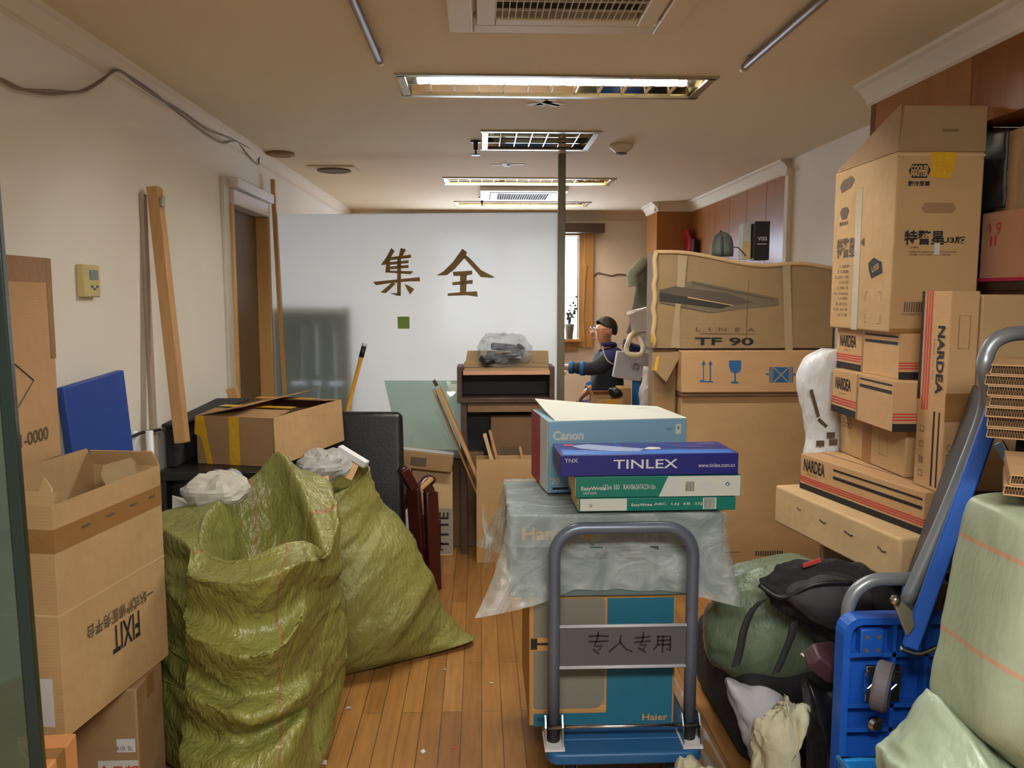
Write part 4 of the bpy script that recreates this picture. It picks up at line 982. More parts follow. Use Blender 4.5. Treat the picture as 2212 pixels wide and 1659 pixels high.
plank('small lath at the right end of the open carton', at(1123, 965, 4.66), Vector((BX + .34, 4.68, .2)), .014, .03)

# trolley with the stack on it
DX0, DX1, DY_, DT = .192, .660, 2.300, .177
t = thing('platform_trolley', 'blue platform trolley with grey tube handle carrying the printer boxes', 'trolley', ((DX0 + DX1) / 2, 2.75, 0))
def deck(mb, x0, x1, y0, y1, z0, z1, r=.04):
    pts = []
    for cx, cy, a in ((x1 - r, y0 + r, -90), (x1 - r, y1 - r, 0), (x0 + r, y1 - r, 90), (x0 + r, y0 + r, 180)):
        pts += [Vector((cx + r * math.cos(R(a + k * 18)), cy + r * math.sin(R(a + k * 18)), z1)) for k in range(6)]
    mb.slab(pts, z1 - z0, (0, 0, 1)); return mb
deck(MB(), DX0, DX1, DY_, 3.03, DT - .042, DT - .006).build('deck', blue_dk, t, world=True, bevel=.008, seg=3)
deck(MB(), DX0 + .03, DX1 - .03, DY_ + .075, 3.01, DT - .008, DT, .02).build('deck_mat', pbr('darker_blue_mat', (26, 78, 126), .6, var=.1), t, world=True, bevel=.003)
HX0, HX1, HY, HZ = .217, .632, 2.368, .838
rr = .085
path = [V3(HX0, HY, DT - .01), V3(HX0, HY + .0, .5)] + [V3(HX0, HY, HZ - rr)] + arc((HX0 + rr, HY, HZ - rr), rr, PI, PI / 2, 8, (1, 0, 0), (0, 0, 1))[1:] + arc((HX1 - rr, HY, HZ - rr), rr, PI / 2, 0, 8, (1, 0, 0), (0, 0, 1)) + [V3(HX1, HY, .5), V3(HX1, HY, DT - .01)]
hd = MB().tube(path, .0185, 16).build('handle', steel_b, t, world=True, smooth=True)
pl = MB().box2((HX0 + .012, HY - .004, .410), (HX1 - .012, HY + .004, .538)).build('handle_plate', pbr('grey_plate', (84, 82, 86), .5, metal=.1, var=.06), t, world=True)
for z in (.410, .538): MB().tube([V3(HX0 + .016, HY - .004, z), V3(HX1 - .016, HY - .004, z)], .0055, 8).build('plate_edge', pbr('pale_grey_edge%d' % (z * 1000), (176, 176, 180), .4), t, world=True, smooth=True)
hw = [[(860, 662), (930, 658), (1008, 664)], [(862, 706), (930, 706), (1006, 700)], [(932, 630), (925, 690), (900, 742), (965, 740), (940, 775)], [(895, 768), (935, 805)],
      [(1112, 660), (1100, 720), (1020, 788)], [(1108, 715), (1150, 770), (1195, 790)],
      [(1225, 680), (1335, 672)], [(1220, 716), (1340, 708)], [(1288, 638), (1280, 700), (1258, 740), (1315, 738), (1290, 772)], [(1250, 762), (1305, 798)],
      [(1402, 672), (1400, 740), (1372, 775)], [(1402, 672), (1500, 672), (1500, 790), (1480, 775)], [(1405, 705), (1498, 702)], [(1404, 738), (1498, 738)], [(1442, 672), (1440, 800)]]
ref = (1140, 745)
sc_ = .2888 * (HY - .006) / F_PX
def pix_on(px, py, Y): return at(1020 + px * .2888, 1180 + py * .2888, Y)
mb = MB()
strokes([[((a - ref[0]) * sc_, -(b - ref[1]) * sc_) for a, b in ln] for ln in hw], t, ink, pix_on(*ref, HY - .006) , (1, 0, 0), (0, 0, 1), 1, .0052, world=True, lift=.001)
MB().tube([V3(HX0 - .02, HY - .022, .232), V3(HX1 + .02, HY - .022, .232)], .006, 10).build('hinge_rod', chrome, t, world=True, smooth=True)
for x in (HX0, HX1):
    for s_ in (-1, 1):
        mb = MB(); pts = [V3(x + s_ * .027, HY - .045, DT - .004), V3(x + s_ * .027, HY + .045, DT - .004), V3(x + s_ * .027, HY + .03, .235), V3(x + s_ * .027, HY + .012, .265), V3(x + s_ * .027, HY - .012, .265), V3(x + s_ * .027, HY - .032, .235)]
        mb.slab(pts, .003, (s_, 0, 0)).build('bracket', chrome, t, world=True)
    MB().box2((x - .03, HY - .055, DT - .004), (x + .03, HY + .05, DT + .003)).build('foot_plate', label_p, t, world=True)
    MB().lathe([(.0195, -.02), (.0195, .03), (.021, .032), (.021, .05)], (x, HY, DT)).build('tube_sleeve', black_pl, t, world=True)
def caster(par, x, y, top, yaw=0, nm='caster', wr=.045, world=True):
    rt = Matrix.Rotation(yaw, 3, 'Z'); c = Vector((x, y, top))
    f = MB(); f.box(c + V3(0, 0, -.004), (.07, .07, .006), rt)
    for s_ in (-1, 1): f.slab([c + rt @ V3(s_ * .02, -.025, -.006), c + rt @ V3(s_ * .02, .025, -.006), c + rt @ V3(s_ * .02, .045, -top + wr - .008), c + rt @ V3(s_ * .02, .025, -top + wr - .008)], .003, rt @ V3(s_, 0, 0))
    cs = f.build(nm, chrome, par, world=world)
    ax = rt @ V3(1, 0, 0); wc = c + rt @ V3(0, .03, -top + wr)
    MB().lathe([(wr * .6, -.014), (wr, -.012), (wr, .012), (wr * .6, .014)], wc, ax, 22).build('wheel', rubber, cs, world=world, smooth=False)
for x in (DX0 + .08, DX1 - .08):
    for y in (DY_ + .08, 2.93): caster(t, x, y, DT - .042)
# box on the deck
HE = thing('appliance_box', 'tall grey and teal printed carton standing on the trolley deck behind its handle', 'box', (.378, 2.6, DT))
hx0, hx1, hy0, hy1, hz1 = .148, .606, 2.455, 2.89, .590
MB().box2((hx0, hy0, DT + .001), (hx1, hy1, hz1)).build('carton_body', pbr('ochre_carton', (176, 128, 70), .7, var=.1), HE, world=True, bevel=.004)
def fr_(u0, v0, u1, v1, mat, nm, k=.0012, rad=0):
    X = lambda u: hx0 + (hx1 - hx0) * u; Z = lambda v: DT + (hz1 - DT) * v
    if rad:
        p = []
        for cx, cz, a in ((X(u1) - rad, Z(v0) + rad, -90), (X(u1) - .01, Z(v1) - .01, 0), (X(u0) + .01, Z(v1) - .01, 90), (X(u0) + .01, Z(v0) + .01, 180)):
            r_ = rad if a == -90 else .01
            p += [V3(cx + r_ * math.cos(R(a + q * 15)), hy0 - k, cz + r_ * math.sin(R(a + q * 15))) for q in range(7)]
    else: p = [V3(X(u0), hy0 - k, Z(v0)), V3(X(u1), hy0 - k, Z(v0)), V3(X(u1), hy0 - k, Z(v1)), V3(X(u0), hy0 - k, Z(v1))]
    return MB().slab(p, k, (0, -1, 0)).build(nm, mat, HE, world=True)
teal = pbr('teal_print', (26, 96, 118), .6, var=.12, vscale=14); grey_print = pbr('grey_print', (118, 112, 98), .65, var=.08)
fr_(.53, .0, .985, 1, teal, 'teal_panel'); fr_(.03, .0, .54, .10, teal, 'teal_panel', .0011)
fr_(.03, .135, .515, 1, grey_print, 'grey_panel', .0016, .035)
fr_(.03, .125, .53, .16, pbr('ochre_print', (190, 140, 76), .7), 'ochre_line', .0010)
fr_(.02, .60, .40, .70, MATS['ochre_print'], 'ochre_band', .002)
put_text('Haier', HE, ink, V3(.288, hy0 - .003, .447), (1, 0, 0), (0, 0, 1), .27, .036, .035, world=True)
put_text('Haier', HE, MATS['ochre_print'], V3(.545, hy0 - .002, .202), (1, 0, 0), (0, 0, 1), .08, .022, .01, world=True)
put_text('NX-30', HE, ink, V3(.20, hy0 - .002, .199), (1, 0, 0), (0, 0, 1), .05, .014, .01, world=True)
put_text('Haier', HE, MATS['ochre_print'], V3(.515, hy0 - .002, .42), (1, 0, 0), (0, 0, 1), .12, .03, .01, world=True)
# wrapped box
WX0_, WX1_, WY0, WY1, WZ0_, WZ1_ = .088, .752, 2.465, 2.95, .5915, .853
WB = thing('wrapped_box', 'wide grey teal carton wrapped in clear plastic film above the trolley handle', 'box', (.43, 2.8, WZ0_))
MB().box2((WX0_, WY0, WZ0_), (WX1_, WY1, WZ1_ - .003)).build('carton_body', pbr('grey_teal_carton', (92, 108, 106), .6, var=.2, vscale=5), WB, world=True, bevel=.006)
MB().slab([V3(WX0_ + .02, WY0 - .001, WZ0_ + .12), V3(WX1_ - .02, WY0 - .001, WZ0_ + .12), V3(WX1_ - .02, WY0 - .001, WZ0_ + .16), V3(WX0_ + .02, WY0 - .001, WZ0_ + .16)], .001, (0, -1, 0)).build('dark_band', pbr('dark_teal_print', (48, 66, 66), .6), WB, world=True)
put_text('Hanns·G', WB, pbr('ochre_lettering', (170, 140, 84), .6), V3(.235, WY0 - .0015, .795), (1, 0, 0), (0, 0, 1), .22, .042, .03, world=True)
for z in (.645, .70): put_text('⊥⊥', WB, ink, V3(.435, WY0 - .0015, z), (1, 0, 0), (0, 0, 1), .02, .016, .02, world=True)
def drape(y_off, seed):
    """film lying over the top and hanging down on all sides with loose corners"""
    cx, cy = (WX0_ + WX1_) / 2, (WY0 + WY1) / 2; hx, hy = (WX1_ - WX0_) / 2 + .006, (WY1 - WY0) / 2 + .006
    n = 120; rows = []
    for s_ in [0, .12, .25, .4, .55, .7, .85, 1.0]:
        row = []
        for j in range(n):
            a = 2 * PI * j / n; c_, q_ = math.cos(a), math.sin(a)
            k = 1 / max(abs(c_) / hx, abs(q_) / hy); x, y = c_ * k, q_ * k
            corner = max(0, 1 - abs(abs(math.atan2(abs(y) / hy, abs(x) / hx)) - PI / 4) / .42)
            fl = s_ ** 1.5 * (.012 + .055 * corner * (1.7 if (x < 0 and y < 0) or (x < 0) else .7))
            drop = .235 + .035 * noise.noise(Vector((j * .09, seed, 0))) + .055 * corner
            row.append(Vector((cx + x * (1 + fl / hx), cy + y * (1 + fl / hy), WZ1_ + .002 - drop * s_)))
        rows.append(row)
    g = [[rows[0][j].lerp(Vector((cx, cy, WZ1_ + .002)), 1 - q) for j in range(n)] for q in (0.02, .35, .7, .92)] + rows
    # resample downwards for folds
    cols = [spline([r_[j] for r_ in g], 44) for j in range(n)]
    g = [[cols[j][i] for j in range(n)] for i in range(45)]
    return crease(g, .010, 9, seed, (1, 1, 1), fade=lambda q: .15 if q < .42 else min(1, (q - .42) * 4 + .15))
g = drape(0, 4)
for row in g:
    for p in row:
        if WX0_ - .004 < p.x < WX1_ + .004 and WY0 - .004 < p.y < WY1 + .004 and p.z < WZ1_ + .001: p.z = WZ1_ + .001 if p.z > WZ1_ - .02 else p.z
        if HX0 - .03 < p.x < HX1 + .03 and p.y < HY + .03: p.y = HY + .03
MB().grid(g, True, cap0=True).build('plastic_film', film, WB, world=True, smooth=True)
tl = at(1045, 1105, 2.70)
MB().grid(crease([[V3(WX0_ - .003, 2.53 + .3 * v, .83 - .05 * u).lerp(tl + V3(0, .12 * v, -.22 * u * (1 - v)), u) - V3(0, 0, .12 * math.sin(PI * u) * v) for u in [i / 14 for i in range(15)]] for v in [i / 14 for i in range(15)]], .012, 11, 6, wrap=False)).build('film_flap', film, WB, world=True, smooth=True)
# printer box
cz = WZ1_ + .0075
rzp = R(7)
CA = carton('printer_box', 'light blue printer box with white lid and red side, highest on the trolley', (.226, 2.71, cz), (.485, .30, .245), pbr('light_blue_print', (120, 158, 178), .45, var=.06, vscale=5), rzp, (-.5, -.5),
    [('txt', 'F', 'Canon', .14, .80, .105, .032, white_p, 0, .035), ('rect', 'L', .0, .0, .55, 1, pbr('red_print', (150, 44, 48), .5), 'red_side_panel'), ('rect', 'L', .55, 0, .97, 1, label_p, 'grey_side_panel'),
     ('rect', 'F', .915, .78, .955, .92, white_p, 'logo_patch'), ('lines', 'F', [[(.928, .86), (.935, .885), (.944, .87), (.936, .85)]], .004, ink, 'logo_mark'), ('txt', 'F', '20', .05, .17, .030, .022, white_p, 0, .02), ('rect', 'F', .03, .05, .14, .08, ink, 'printed_mark'),
     ('txt', 'F', 'Mbit', .87, .85, .02, .008, ink_blue)], seam=False)
lid = MB().slab([(-.218, -.148, .2455), (.243, -.148, .2455), (.235, .14, .2475), (.0, .145, .262), (-.232, .15, .285), (-.222, .0, .258)], .003).build('lid_flap', white_p, CA)
put_text('2010', CA, ink_soft, V3(-.165, -.105, .2475), (1, 0, 0), (0, 1, .01), .045, .02, .02)
MB().slab([(.07, -.10, .2462), (.20, -.10, .2462), (.195, .09, .2482), (.07, .09, .2512)], .0008).build('paper_label', pbr('pale_label', (198, 200, 196), .5), CA)
put_text('LFBK  MADE IN', CA, ink_soft, V3(.125, .06, .2525), (1, 0, 0), (0, 1, .01), .10, .016, .01)
for i in range(4): MB().box((.085 + i * .03, -.055, .2486), (.014, .02, .0006)).build('label_mark', ink_soft, CA)
MB().tube(arc((-.06, .11, .258), .05, R(20), R(160), 10, (1, 0, 0), (0, .5, .03)), .002, 6).build('handle_slot', ink_soft, CA)
# keyboard boxes
green_m = pbr('green_print', (14, 108, 92), .4, var=.08); violet = pbr('violet_blue_print', (36, 34, 112), .35, var=.1, vscale=6)
def kbox(name, label, x, y, z, w_, d_, h_, mat, rz, items): return carton(name, label, (x, y, z), (w_, d_, h_), mat, rz, (-.5, -.5), items, 'keyboard boxes on the trolley', bevel=.002, seam=False)
z0 = cz
k2 = kbox('keyboard_box', 'lowest green keyboard box of the pile on the trolley, with a white left end', .300, 2.470, z0, .49, .18, .042, green_m, R(.6),
    [('rect', 'F', .01, .05, .305, .95, white_p, 'white_panel'), ('rect', 'F', .79, .1, .875, .95, white_p, 'barcode_patch'), ('lines', 'F', [[(.8 + i * .009, .15), (.8 + i * .009, .9)] for i in range(8)], .0022, ink, 'barcode'),
     ('txt', 'F', 'EasyWrite', .40, .45, .065, .011, white_p, 0, .02), ('txt', 'F', 'ABC  L6J  6B  25J', .63, .5, .15, .010, label_p), ('lines', 'F', [[(.065, .5), (.075, .6), (.085, .45), (.072, .35)]], .003, green_m, 'logo_mark'),
     ('rect', 'L', .0, .05, 1, .95, card_pale, 'kraft_end')])
z0 += .0435
k1 = kbox('keyboard_box', 'upper green keyboard box with a white right half, under the violet keyboard box', .291, 2.470, z0, .515, .18, .066, green_m, R(.8),
    [('poly', 'F', [(.52, .02), (.995, .02), (.995, .98), (.58, .98)], white_p, 'white_panel'), ('poly', 'F', [(.50, .02), (.59, .02), (.63, .98), (.555, .98)], pbr('pale_grey_print', (186, 188, 182), .5), 'grey_slash', .0016),
     ('txt', 'F', 'EasyWrite', .105, .42, .075, .016, white_p, 0, .02), ('txt', 'F', 'EASY KEYB', .085, .22, .04, .007, label_p), ('txt', 'F', '135m 100   RAV06', .26, .5, .10, .016, label_p), ('txt', 'F', 'DATACON 10m', .42, .5, .06, .016, label_p),
     ('lines', 'F', [[(.665 + i * .009, .28), (.665 + i * .009, .7)] for i in range(6)], .003, ink_soft, 'barcode'), ('rect', 'F', .745, .3, .83, .68, MATS['pale_grey_print'], 'text_patch', .0016), ('lines', 'F', [[(.905, .55), (.915, .66), (.93, .6), (.918, .5)]], .004, teal, 'logo_mark'),
     ('rect', 'L', .0, .05, 1, .95, card_pale, 'kraft_end'), ('rect', 'R', .0, .05, 1, .95, card_pale, 'kraft_end')])
z0 += .0675
k0 = kbox('keyboard_box', 'violet blue keyboard box with white lettering on top of the green ones', .243, 2.468, z0, .555, .205, .066, violet, R(1.6),
    [('txt', 'F', 'TINLEX', .475, .55, .20, .028, label_p, 0, .008), ('txt', 'F', 'www.tinlex.com.cn', .875, .45, .115, .013, label_p, 0, .0), ('poly', 'T', [(.02, .02), (.98, .02), (.98, .30), (.6, .34), (.4, .2), (.02, .45)], pbr('sky_blue_print', (50, 112, 196), .3, var=.15, vscale=8), 'sky_swoosh'),
     ('poly', 'T', [(.10, .72), (.2, .86), (.5, .42), (.46, .22), (.3, .26), (.14, .5)], pbr('silver_blue_print', (150, 160, 190), .35, var=.2, vscale=60), 'keyboard_picture', .0016),
     ('poly', 'T', [(.5, .42), (.54, .56), (.6, .52), (.6, .42), (.54, .36)], label_p, 'mouse_picture', .0016), ('txt', 'T', 'TINLEX', .90, .80, .06, .02, MATS['silver_blue_print']), ('rect', 'T', .06, .78, .11, .86, ink_red, 'red_mark'), ('txt', 'F', 'TNX', .06, .75, .04, .012, label_p),
     ('lines', 'T', [[(.36, .98), (.38, .6)]], .006, MATS['sky_blue_print'], 'light_streak'), ('lines', 'T', [[(.62, .8), (.7, .6), (.85, .55)]], .008, MATS['sky_blue_print'], 'light_streak')])

# ================================================================== RIGHT SIDE
# big appliance cartons by the right wall
sagged = card_grey
TF_Y, TF_X0, TF_X1 = 4.38, at(1412, 600, 4.38).x, 1.90
z_b = at(1412, 752, TF_Y).z; z_tl = at(1415, 543, TF_Y).z; z_tr = at(1790, 578, TF_Y).z
HB = thing('appliance_box', 'battered wide carton with dark drawing of a cooker hood and large lettering', 'box', ((TF_X0 + TF_X1) / 2, TF_Y + .25, z_b))
n = 24; top = []
for i in range(n + 1):
    u = i / n; top.append(V3(TF_X0 + (TF_X1 - TF_X0) * u, TF_Y + .006 + .006 * math.sin(u * 9), z_tl + (z_tr - z_tl) * u + .012 * math.sin(u * 3.1 * PI) - .015 * math.exp(-((u - .62) / .14) ** 2)))
D_ = .17; fs = MB()
for i in range(n):
    a, b = top[i], top[i + 1]
    fs.add([V3(a.x, TF_Y, z_b), V3(b.x, TF_Y, z_b), b, a, V3(a.x, TF_Y + D_, z_b), V3(b.x, TF_Y + D_, z_b), b + V3(0, D_, 0), a + V3(0, D_, 0)], [(0, 1, 2, 3), (3, 2, 6, 7), (5, 4, 7, 6), (1, 0, 4, 5)])
fs.add([V3(TF_X0, TF_Y, z_b), top[0], top[0] + V3(0, D_, 0), V3(TF_X0, TF_Y + D_, z_b)], [(0, 1, 2, 3)]); fs.add([V3(TF_X1, TF_Y, z_b), top[-1], top[-1] + V3(0, D_, 0), V3(TF_X1, TF_Y + D_, z_b)], [(3, 2, 1, 0)])
fs.build('carton_body', sagged, HB, world=True)
MB().tube([p + V3(0, -.002, -.004) for p in top], .011, 8).build('crushed_rim', card_pale, HB, world=True, smooth=True)
MB().tube([V3(TF_X0 + .006, TF_Y - .001, z_b + (z_tl - z_b) * k / 12) + V3(.006 * math.sin(k * 2.2), 0, 0) for k in range(13)], .014, 8).build('crushed_corner', card_pale, HB, world=True, smooth=True)
def onface(px, py, Y): return at(px, py, Y)
def fpoly(px_pts, Y, mat, nm, par, k=.0015):
    MB().slab([at(a, b, Y - k) for a, b in px_pts], k * .8, (0, -1, 0)).build(nm, mat, par, world=True)
k_ = .27725; cx_ = lambda a: 1380 + a * k_; cy_ = lambda b: 440 + b * k_
P_ = lambda L: [(cx_(a), cy_(b)) for a, b in L]
hood_l = pbr('hood_print_light', (112, 98, 76), .7, var=.1); hood_d = pbr('hood_print_dark', (48, 44, 40), .7, var=.1); hood_m = pbr('hood_print_mid', (88, 76, 62), .7, var=.1)
fpoly(P_([(160, 675), (420, 600), (1085, 735), (1085, 790), (560, 850), (160, 770)]), TF_Y, hood_l, 'printed_hood', HB, .0012)
fpoly(P_([(160, 670), (290, 645), (700, 700), (900, 770), (735, 790), (160, 690)]), TF_Y, hood_m, 'printed_hood', HB, .0018)
fpoly(P_([(160, 690), (735, 790), (640, 818), (160, 760)]), TF_Y, hood_d, 'printed_hood', HB, .0022)
fpoly(P_([(420, 612), (1050, 742), (1050, 755), (420, 628)]), TF_Y, hood_m, 'printed_hood', HB, .0022)
fpoly(P_([(380, 725), (735, 790), (735, 796), (380, 733)]), TF_Y, card_pale, 'printed_hood', HB, .0028)
pxm = F_PX / TF_Y
c = at(cx_(675), cy_(980), TF_Y - .001); put_text('L  I  N  E  A', HB, ink_soft, c, (1, 0, -.01), (0, 0, 1), 470 * k_ / pxm, 30 * k_ / pxm, .0, world=True)
c = at(cx_(665), cy_(1073), TF_Y - .001); put_text('TF 90', HB, ink, c, (1, 0, -.01), (0, 0, 1), 468 * k_ / pxm, 62 * k_ / pxm, .025, world=True)
fpoly(P_([(480, 1010), (905, 1014), (905, 1018), (480, 1014)]), TF_Y, ink_soft, 'printed_rule', HB)
fpoly(P_([(305, 400), (380, 405), (360, 620), (320, 830), (318, 1120), (250, 1120), (285, 800), (300, 600)]), TF_Y, tape_g, 'clear_tape', HB)
fpoly(P_([(1120, 470), (1180, 470), (1200, 1160), (1140, 1160)]), TF_Y, tape_g, 'clear_tape', HB)
fpoly(P_([(856, 590), (860, 590), (838, 1040), (834, 1040)]), TF_Y, ink_soft, 'fold_line', HB)
fpoly(P_([(92, 1010), (118, 1030), (120, 1090), (95, 1085)]), TF_Y - .012, tape_y, 'yellow_tape', HB)
# carton with blue symbols
zb1 = at(1600, 848, 4.32).z; X0 = at(1472, 800, 4.32).x
SB = carton('lid_carton', 'carton with blue arrow, glass and crate symbols under the battered hood carton', (X0, 4.32, zb1), (1.90 - X0, .55, z_b - zb1 - .012), card_warm, 0, (-.5, -.5), [], seam=False)
fpoly(P_([(488,1382),(508,1382),(508,1252),(522,1256),(506,1218),(488,1256),(500,1252),(500,1374),(476,1374),(476,1390),(580,1392),(580,1384),(562,1382),(562,1254),(576,1258),(560,1222),(540,1256),(552,1254),(552,1382)]), 4.32, ink_blue, 'arrow_symbol', SB)
fpoly(P_([(703,1222),(798,1222),(797,1280),(786,1310),(755,1324),(755,1384),(776,1392),(776,1400),(718,1398),(718,1390),(744,1382),(744,1322),(716,1308),(704,1270)]), 4.32, ink_blue, 'glass_symbol', SB)
fpoly(P_([(1048,1272),(1168,1276),(1168,1394),(1046,1392)]), 4.32, ink_blue, 'crate_symbol', SB)
for a in (1018, 1034, 1176, 1192): fpoly(P_([(a,1272),(a+8,1272),(a+8,1394),(a,1394)]), 4.32, ink_blue, 'crate_symbol', SB)
fpoly(P_([(980,1328),(1012,1320),(1012,1336)]), 4.32, ink_blue, 'crate_symbol', SB); fpoly(P_([(1204,1322),(1240,1332),(1204,1340)]), 4.32, ink_blue, 'crate_symbol', SB)
fpoly(P_([(1050,1278),(1056,1276),(1166,1388),(1160,1392)]), 4.32, card_warm, 'crate_symbol_line', SB, .0022); fpoly(P_([(1160,1278),(1166,1282),(1056,1390),(1050,1386)]), 4.32, card_warm, 'crate_symbol_line', SB, .0022)
MB().box2((X0 + .002, 4.33, zb1 - .02), (1.90, 4.85, zb1 - .001)).build('shadow_strip', card_dark, SB, world=True)  # dark strip paints the shadow line below the overhanging carton
X1 = X0 + .012
LB = carton('appliance_box', 'tall plain carton standing on the floor under the carton with blue symbols', (X1, 4.36, 0), (1.90 - X1, .5, zb1 - .021), card, 0, (-.5, -.5),
    [('rect', 'F', .15, .05, .42, .054, ink_soft, 'printed_rule'), ('rect', 'F', .15, .12, .42, .124, ink_soft, 'printed_rule'), ('txt', 'F', ':: 4HM LU2', .28, .10, .14, .02, ink_soft), ('txt', 'F', ':: 8OWO TA', .28, .07, .14, .02, ink_soft), ('lines', 'F', [[(.53 + i * .016, .10), (.53 + i * .016, .125)] for i in range(12)], .006, ink, 'barcode')], seam=False)
X2 = at(1411, 800, 4.42).x
TB = carton('appliance_box', 'narrow tall carton with a torn hanging flap left of the blue symbol carton', (X2, 4.42, 0), (X0 - X2 - .004, .13, z_b - .002), card_dull, 0, (-.5, -.5), [], seam=False)
MB().slab([at(1408, 762, 4.36), at(1470, 760, 4.40), at(1468, 772, 4.39), at(1438, 826, 4.32), at(1408, 796, 4.33)], .006).build('torn_flap', card_grey, TB, world=True)
MB().slab([at(1408, 780, 4.345), at(1424, 768, 4.355), at(1420, 800, 4.325), at(1408, 800, 4.325)], .002).build('yellow_tape', tape_y, TB, world=True)
# things on top of the hood carton
bx = at(1640, 540, 4.46); zt = at(1640, 560, 4.66).z
t = carton('black_box', 'black printed box standing on the battered hood carton', (bx.x, 4.46, z_tl + (z_tr - z_tl) * .55 + .004), (.082, .085, .205), black_pl, 0, (0, 0), [('txt', 'F', 'VISS', .5, .55, .05, .02, label_p, 0, .02), ('rect', 'F', .2, .4, .8, .42, label_p, 'printed_rule')], seam=False, bevel=.002)
bx2 = at(1612, 540, 4.5)
t = carton('white_box', 'pale box right behind the black box on the hood carton', (bx2.x - .01, 4.50, z_tl + (z_tr - z_tl) * .5 + .006), (.045, .07, .19), white_p, 0, (0, 0), [('rect', 'F', 0, 0, 1, .5, card_pale, 'tan_print')], seam=False, bevel=.002)
hb_ = at(1560, 550, 4.46); hz = z_tl + (z_tr - z_tl) * .4 + .012
t = thing('round_bag', 'small rounded grey green bag with a thin cable on the hood carton', 'bag', (hb_.x, 4.46, hz))
gb_ = pbr('grey_green_nylon', (92, 100, 92), .6, var=.08)
g = [[V3(math.cos(2*PI*j/24) * .06 * k * (1.0), math.sin(2*PI*j/24) * .05 * k, z) for j in range(24)] for k, z in ((.98, 0), (1.0, .03), (.95, .07), (.78, .105), (.45, .125), (.1, .13))]
MB().grid(g, True, True, True).build('bag_body', gb_, t, smooth=True)
MB().tube([V3(-.012, -.045, 0), V3(-.016, -.05, .05), V3(-.014, -.036, .10), V3(-.01, 0, .132), V3(-.01, .03, .115)], .007, 8).build('strap', pbr('dark_green_strap', (60, 68, 62), .7), t, smooth=True)
MB().tube(spline([V3(.055, 0, .05), V3(.085, -.01, .045), V3(.11, -.01, .02), V3(.125, -.01, .002)], 14), .003, 6).build('cable', black_pl, t, smooth=True)
c = at(1493, 505, 5.2)
t = thing('red_bag', 'red cloth bag with dark side hanging on the far wood panelled wall', 'bag', (XR - .03, 6.9, 1.9))
c = wallx(1492, 485, XR - .03)
MB().grid(crease([[V3(XR - .06 + .02 * math.sin(v * 5), c.y - .13 + .26 * u + (.05 if v < .2 else 0) * (1 - 2 * u), 2.12 - .42 * v) for u in [i / 8 for i in range(9)]] for v in [i / 14 for i in range(15)]], .02, 9, 3, wrap=False)).build('cloth', pbr('red_cloth', (170, 28, 34), .7, var=.15), t, world=True, smooth=True, solid=.03)
MB().box2((XR - .06, c.y - .24, 1.70), (XR - .02, c.y - .14, 2.02)).build('dark_side', pbr('dark_maroon_cloth', (50, 18, 20), .8), t, world=True, bevel=.01)

# niche with cartons at the far right
t = thing('wooden_shelf', 'dark wooden shelf in the niche of the right wall carrying two cartons', 'shelf', (1.8, 2.3, 1.55))
MB().box2((XN + .01, 1.2, 1.535), (2.05, 2.65, 1.565)).build('shelf_board', pbr('very_dark_wood', (40, 22, 18), .4), t, world=True, bevel=.003)
MB().box2((XN + .01, 1.2, 1.0), (XN + .03, 2.65, 1.535)).build('shelf_panel', MATS['very_dark_wood'], t, world=True)
carton('cardboard_box', 'reddish carton with red marks on the shelf at the right edge', (XN + .025, 2.60, 1.566), (.40, .45, .215), card_pink, 0, (-.5, .5), [('txt', 'F', '↑', .16, .75, .025, .04, ink_red), ('txt', 'F', '9', .28, .75, .025, .04, ink_red), ('rect', 'F', 0, 0, 1, .05, ink_pink, 'magenta_line'), ('rect', 'L', 0, 0, 1, .05, ink_pink, 'magenta_line'), ('txt', 'L', '↑', .10, .75, .025, .04, ink_red), ('txt', 'L', '9', .2, .75, .025, .04, ink_red), ('txt', 'L', 'll', .15, .58, .03, .03, ink_red)], seam=False)
carton('cardboard_box', 'tan carton with pale tape and black plastic at its side, topmost at the right edge', (XN + .06, 2.60, 1.782), (.36, .45, .245), card_warm, 0, (-.5, .5), [('rect', 'F', .03, 0, .13, 1, tape_g, 'clear_tape'), ('rect', 'L', .25, 0, .40, 1, tape_g, 'clear_tape')], seam=False)
t = thing('black_plastic', 'crumpled black plastic wrap squeezed between the case carton and the topmost shelf carton', 'plastic', (XN + .035, 2.61, 1.79))
MB().grid(crease([[V3(XN + .015 + .035 * u, 2.62 - .10 * u, 1.79 + .24 * v) for u in [i / 8 for i in range(9)]] for v in [i / 16 for i in range(17)]], .012, 16, 2, wrap=False)).build('wrap', black_pl, t, world=True, smooth=True, solid=.004)

